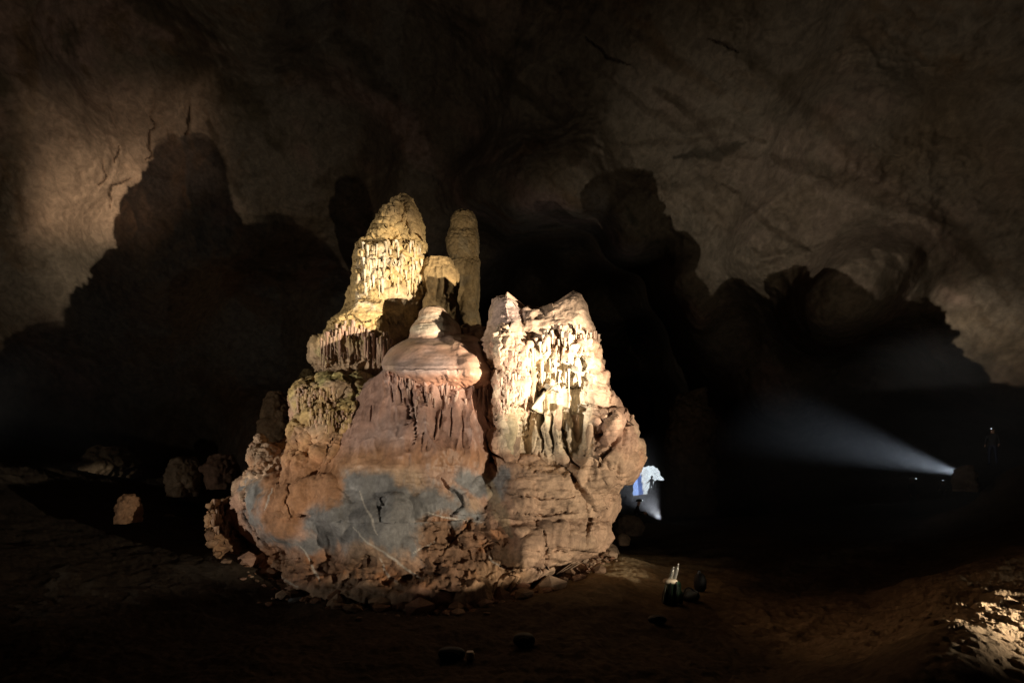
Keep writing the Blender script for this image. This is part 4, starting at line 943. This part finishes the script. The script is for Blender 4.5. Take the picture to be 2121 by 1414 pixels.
person(at_v(1349, 1022, 43.0), math.radians(10), 'point', 'person silhouetted on the black ridge against the daylight opening, arms held out', M_DARK, M_DARK, M_HELMD, None, scale=.9)
person(at_v(1889, 1066, 23.0), math.radians(20), 'stand', 'person standing in dark clothes with a striped white helmet, left of the beam', M_DARK, M_DARK, M_HELM, M_LED2, True)
person(at_v(2056, 962, 17.5), math.radians(-60), 'stand', 'person in black barely visible on the slope right of the beam, with two small lights', M_DARK, M_NAVY, M_HELMD, M_LED2, scale=.75)
person(at_v(1953, 1030, 20.5), math.radians(-40), 'sit', 'person crouched in the dark below the beam with a faint headlamp', M_DARK, M_DARK, M_HELMD, M_LED2, scale=.7)

# ------------------------------------------------------------------ packs
M_GREEN = plain('green_pack_cloth', (.05, .12, .06), .45); M_GRYC = plain('grey_sack_cloth', (.16, .15, .13), .8); M_BLK = plain('black_webbing', (.012, .012, .014), .6); M_CREAM = plain('cream_cloth', (.6, .52, .4), .8)
M_TEAL = plain('pale_plastic_trim', (.3, .42, .42), .3); M_BLUE = plain('dark_blue_pack_cloth', (.02, .035, .06), .6); M_PLAST = plain('clear_bottle_plastic', (.8, .82, .78), .12, trans=.85, noise=0); M_CAP = plain('bottle_cap', (.5, .5, .45), .4)
def bag(name, parent, cx, cy, cz, sx, sy, sz, mat, seed=0, tilt=0.0, sq=3.0):
    n, m = 26, 32
    a = np.linspace(0, 2 * np.pi, m, endpoint=False); b = np.linspace(-np.pi / 2, np.pi / 2, n)
    f = lambda x: np.sign(x) * np.abs(x) ** (2 / sq)
    X = f(np.cos(b))[:, None] * f(np.cos(a))[None]; Y = f(np.cos(b))[:, None] * f(np.sin(a))[None]; Z = np.repeat(f(np.sin(b))[:, None], m, 1)
    Pn = np.stack([X * sx, Y * sy, Z * sz], -1).reshape(-1, 3).astype(np.float32)
    Pn *= (1 + .10 * fbm(Pn, 5, 3, seed))[:, None]
    Pn[:, 0] += tilt * Pn[:, 2]
    Pn += np.array([cx, cy, cz])
    me = bpy.data.meshes.new(name); me.from_pydata([tuple(p) for p in Pn], [], [tuple(int(i) for i in q[::-1]) for q in grid_faces(n, m, True)]); me.materials.append(mat)
    for p in me.polygons: p.use_smooth = True
    o = bpy.data.objects.new(name, me); col.objects.link(o); o.parent = parent; return o
def tube(name, parent, pts, r, mat, flat=1.0, m=8):
    cu = bpy.data.curves.new(name, 'CURVE'); cu.dimensions = '3D'; cu.bevel_depth = r; cu.bevel_resolution = 2; cu.resolution_u = 6
    s = cu.splines.new('BEZIER'); s.bezier_points.add(len(pts) - 1)
    for bp_, p in zip(s.bezier_points, pts): bp_.co = p; bp_.handle_left_type = bp_.handle_right_type = 'AUTO'
    o = bpy.data.objects.new(name, cu); col.objects.link(o)
    dg = bpy.context.evaluated_depsgraph_get(); me = bpy.data.meshes.new_from_object(o.evaluated_get(dg)); me.name = name
    bpy.data.objects.remove(o); me.materials.clear(); me.materials.append(mat)
    for p in me.polygons: p.use_smooth = True
    o = bpy.data.objects.new(name, me); col.objects.link(o); o.parent = parent; return o
def lathe(name, parent, prof, mat, m=20, loc=(0, 0, 0), rot=None):
    a = np.linspace(0, 2 * np.pi, m, endpoint=False); prof = np.array(prof)
    Pn = np.stack([prof[:, 0:1] * np.cos(a), prof[:, 0:1] * np.sin(a), np.repeat(prof[:, 1:2], m, 1)], -1).reshape(-1, 3)
    me = bpy.data.meshes.new(name); me.from_pydata([tuple(p) for p in Pn], [], [tuple(int(i) for i in q[::-1]) for q in grid_faces(len(prof), m, True)]); me.materials.append(mat)
    for p in me.polygons: p.use_smooth = True
    o = bpy.data.objects.new(name, me); col.objects.link(o); o.location = loc
    if rot: o.rotation_euler = rot
    if parent: o.parent = parent
    return o
def pack_at(u, v, Y):
    x, y, z = P(u, v, Y); return (x, y, z)
YB = 10.3
gx = on_floor(1392, YB)
pk = empty('backpack', gx, 'green and black backpack with cream flap standing on the floor right of the formation', 'backpack')
bag('pack_body', pk, 0, 0, .24, .17, .14, .26, M_GREEN, 3, .12)
bag('side_pocket', pk, -.16, -.03, .18, .05, .10, .17, M_BLK, 5, .2)
bag('side_pocket', pk, .17, -.03, .15, .045, .09, .14, M_GREEN, 6)
bag('top_flap', pk, -.05, -.02, .49, .14, .12, .05, M_CREAM, 9, .1)
for k, xx in enumerate((-.07, .05)): tube('strap', pk, [(xx, -.12, .50), (xx - .02, -.165, .36), (xx - .03, -.17, .16), (xx - .02, -.12, .02)], .018, M_BLK)
tube('piping', pk, [(-.16, -.10, .42), (-.20, -.13, .25), (-.22, -.10, .06)], .012, M_TEAL)
for k, (dx, hh) in enumerate(((-.04, .30), (.045, .37))):
    bt = empty('water_bottle', (gx[0] + dx, gx[1], gx[2] + .50), 'clear plastic bottle tucked in the top of the green backpack, the %s one' % ('shorter left' if k == 0 else 'taller right'), 'bottle', 'bottles on the backpack')
    bt.rotation_euler = (0, math.radians(14), 0)
    s = hh / .3
    lathe('bottle_body', bt, [(.002, 0), (.036, 0), (.038, .02), (.038, .07 * s), (.033, .09 * s), (.038, .11 * s), (.038, .2 * s), (.03, .24 * s), (.014, .27 * s), (.013, .285 * s)], M_PLAST)
    lathe('bottle_cap', bt, [(.001, .30 * s), (.016, .30 * s), (.016, .28 * s), (.012, .28 * s)][::-1], M_CAP)
g2 = on_floor(1428, 10.6)
sk = empty('sack', g2, 'low grey sack with a black strap lying right beside the green backpack', 'sack')
bag('sack_body', sk, 0, 0, .12, .22, .15, .14, M_GRYC, 13, sq=2.4)
tube('strap', sk, [(-.22, -.10, .02), (-.16, -.13, .22), (-.06, -.10, .30), (.10, -.10, .20), (.16, -.12, .16)], .02, M_BLK)
g3 = on_floor(1450, 11.6)
sk = empty('backpack', g3, 'black pointed pack standing behind the grey sack', 'backpack')
bag('pack_body', sk, 0, 0, .20, .15, .13, .24, M_BLK, 23, sq=2.3); tube('strap', sk, [(-.1, -.1, .40), (-.05, -.05, .5), (.02, 0, .42)], .014, M_BLK)
g4 = on_floor(936, 7.1)
sk = empty('backpack', g4, 'dark blue pack lying in the dark foreground next to the pale lamp case', 'backpack')
bag('pack_body', sk, 0, 0, .08, .20, .10, .10, M_BLUE, 33, sq=2.4); tube('strap', sk, [(-.1, -.09, .12), (0, -.12, .15), (.12, -.10, .10)], .012, M_BLK)
g5 = on_floor(975, 7.0)
sk = empty('lamp_case', g5, 'small pale lamp case with a dark lid beside the dark blue pack', 'lamp case')
bag('case_body', sk, 0, 0, .06, .055, .05, .05, M_CREAM, 43, sq=4); bag('case_lid', sk, -.01, -.01, .12, .05, .05, .018, M_HELM, 44, sq=4)
g6 = on_floor(1085, 7.4)
sk = empty('backpack', g6, 'black rumpled pack on the dark foreground floor, right of the pale lamp case', 'backpack')
bag('pack_body', sk, 0, 0, .08, .17, .12, .11, M_BLK, 53, sq=2.2); tube('strap', sk, [(-.1, -.09, .1), (0, -.13, .15), (.12, -.10, .08)], .012, M_BLK)
g7 = on_floor(1362, 8.9)
sk = empty('sack', g7, 'small black sack lying in shadow below the green backpack', 'sack')
bag('sack_body', sk, 0, 0, .06, .17, .10, .08, M_BLK, 63, sq=2.2); tube('strap', sk, [(-.1, -.07, .1), (0, -.1, .13), (.1, -.07, .08)], .012, M_BLK)

# ------------------------------------------------------------------ mist with torch beams
def mist(name, lo, hi, dens, colr):
    """a bank of mist: a closed box whose density thins out towards its sides"""
    c = [(a + b) / 2 for a, b in zip(lo, hi)]
    bm = bmesh.new(); bmesh.ops.create_cube(bm, size=1)
    for v in bm.verts: v.co = Vector([v.co[k] * (hi[k] - lo[k]) for k in range(3)])
    me = bpy.data.meshes.new(name); bm.to_mesh(me); bm.free()
    m = bpy.data.materials.new(name); m.use_nodes = True; t = m.node_tree; t.nodes.remove(t.nodes['Principled BSDF'])
    pv = t.nodes.new('ShaderNodeVolumePrincipled'); pv.inputs['Color'].default_value = (*colr, 1)
    tc = t.nodes.new('ShaderNodeTexCoord'); mp = t.nodes.new('ShaderNodeMapping'); mp.inputs['Scale'].default_value = [2 / (hi[k] - lo[k]) for k in range(3)]
    gr = t.nodes.new('ShaderNodeTexGradient'); gr.gradient_type = 'QUADRATIC_SPHERE' if False else 'SPHERICAL'
    r = t.nodes.new('ShaderNodeMapRange'); r.inputs['From Max'].default_value = 1.0; r.inputs['To Max'].default_value = dens
    t.links.new(tc.outputs['Object'], mp.inputs[0]); t.links.new(mp.outputs[0], gr.inputs[0]); t.links.new(gr.outputs['Fac'], r.inputs[0]); t.links.new(r.outputs[0], pv.inputs['Density'])
    t.links.new(pv.outputs[0], t.nodes['Material Output'].inputs['Volume'])
    me.materials.append(m); o = bpy.data.objects.new(name, me); col.objects.link(o); o.location = c; o['kind'] = 'stuff'
    return o
mist('mist', (7.5, 12.5, -3), (26, 25, 8.6), .075, (.85, .9, 1))
mist('mist', (3.5, 21, -3.5), (12.5, 33, 5.5), .10, (.9, .92, 1))
mist('mist', (-27, 17, 1), (-15, 25, 9), .06, (.75, .85, 1))
lamp('torch_left', 'SPOT', P(-140, 1000, 20), P(-20, 830, 21), 3200, (.75, .85, 1), spot_size=math.radians(45), spot_blend=1, shadow_soft_size=.06)
bs = P(2004, 985, 18.6)
lamp('torch_beam', 'SPOT', bs, P(1650, 885, 20), 1500, (.85, .93, 1), spot_size=math.radians(31), spot_blend=1, shadow_soft_size=.06)
b2 = P(1368, 1076, 26.5)
lamp('torch_glow', 'SPOT', b2, P(1315, 1000, 27), 480, (.95, .97, 1), spot_size=math.radians(72), spot_blend=.9, shadow_soft_size=.06)
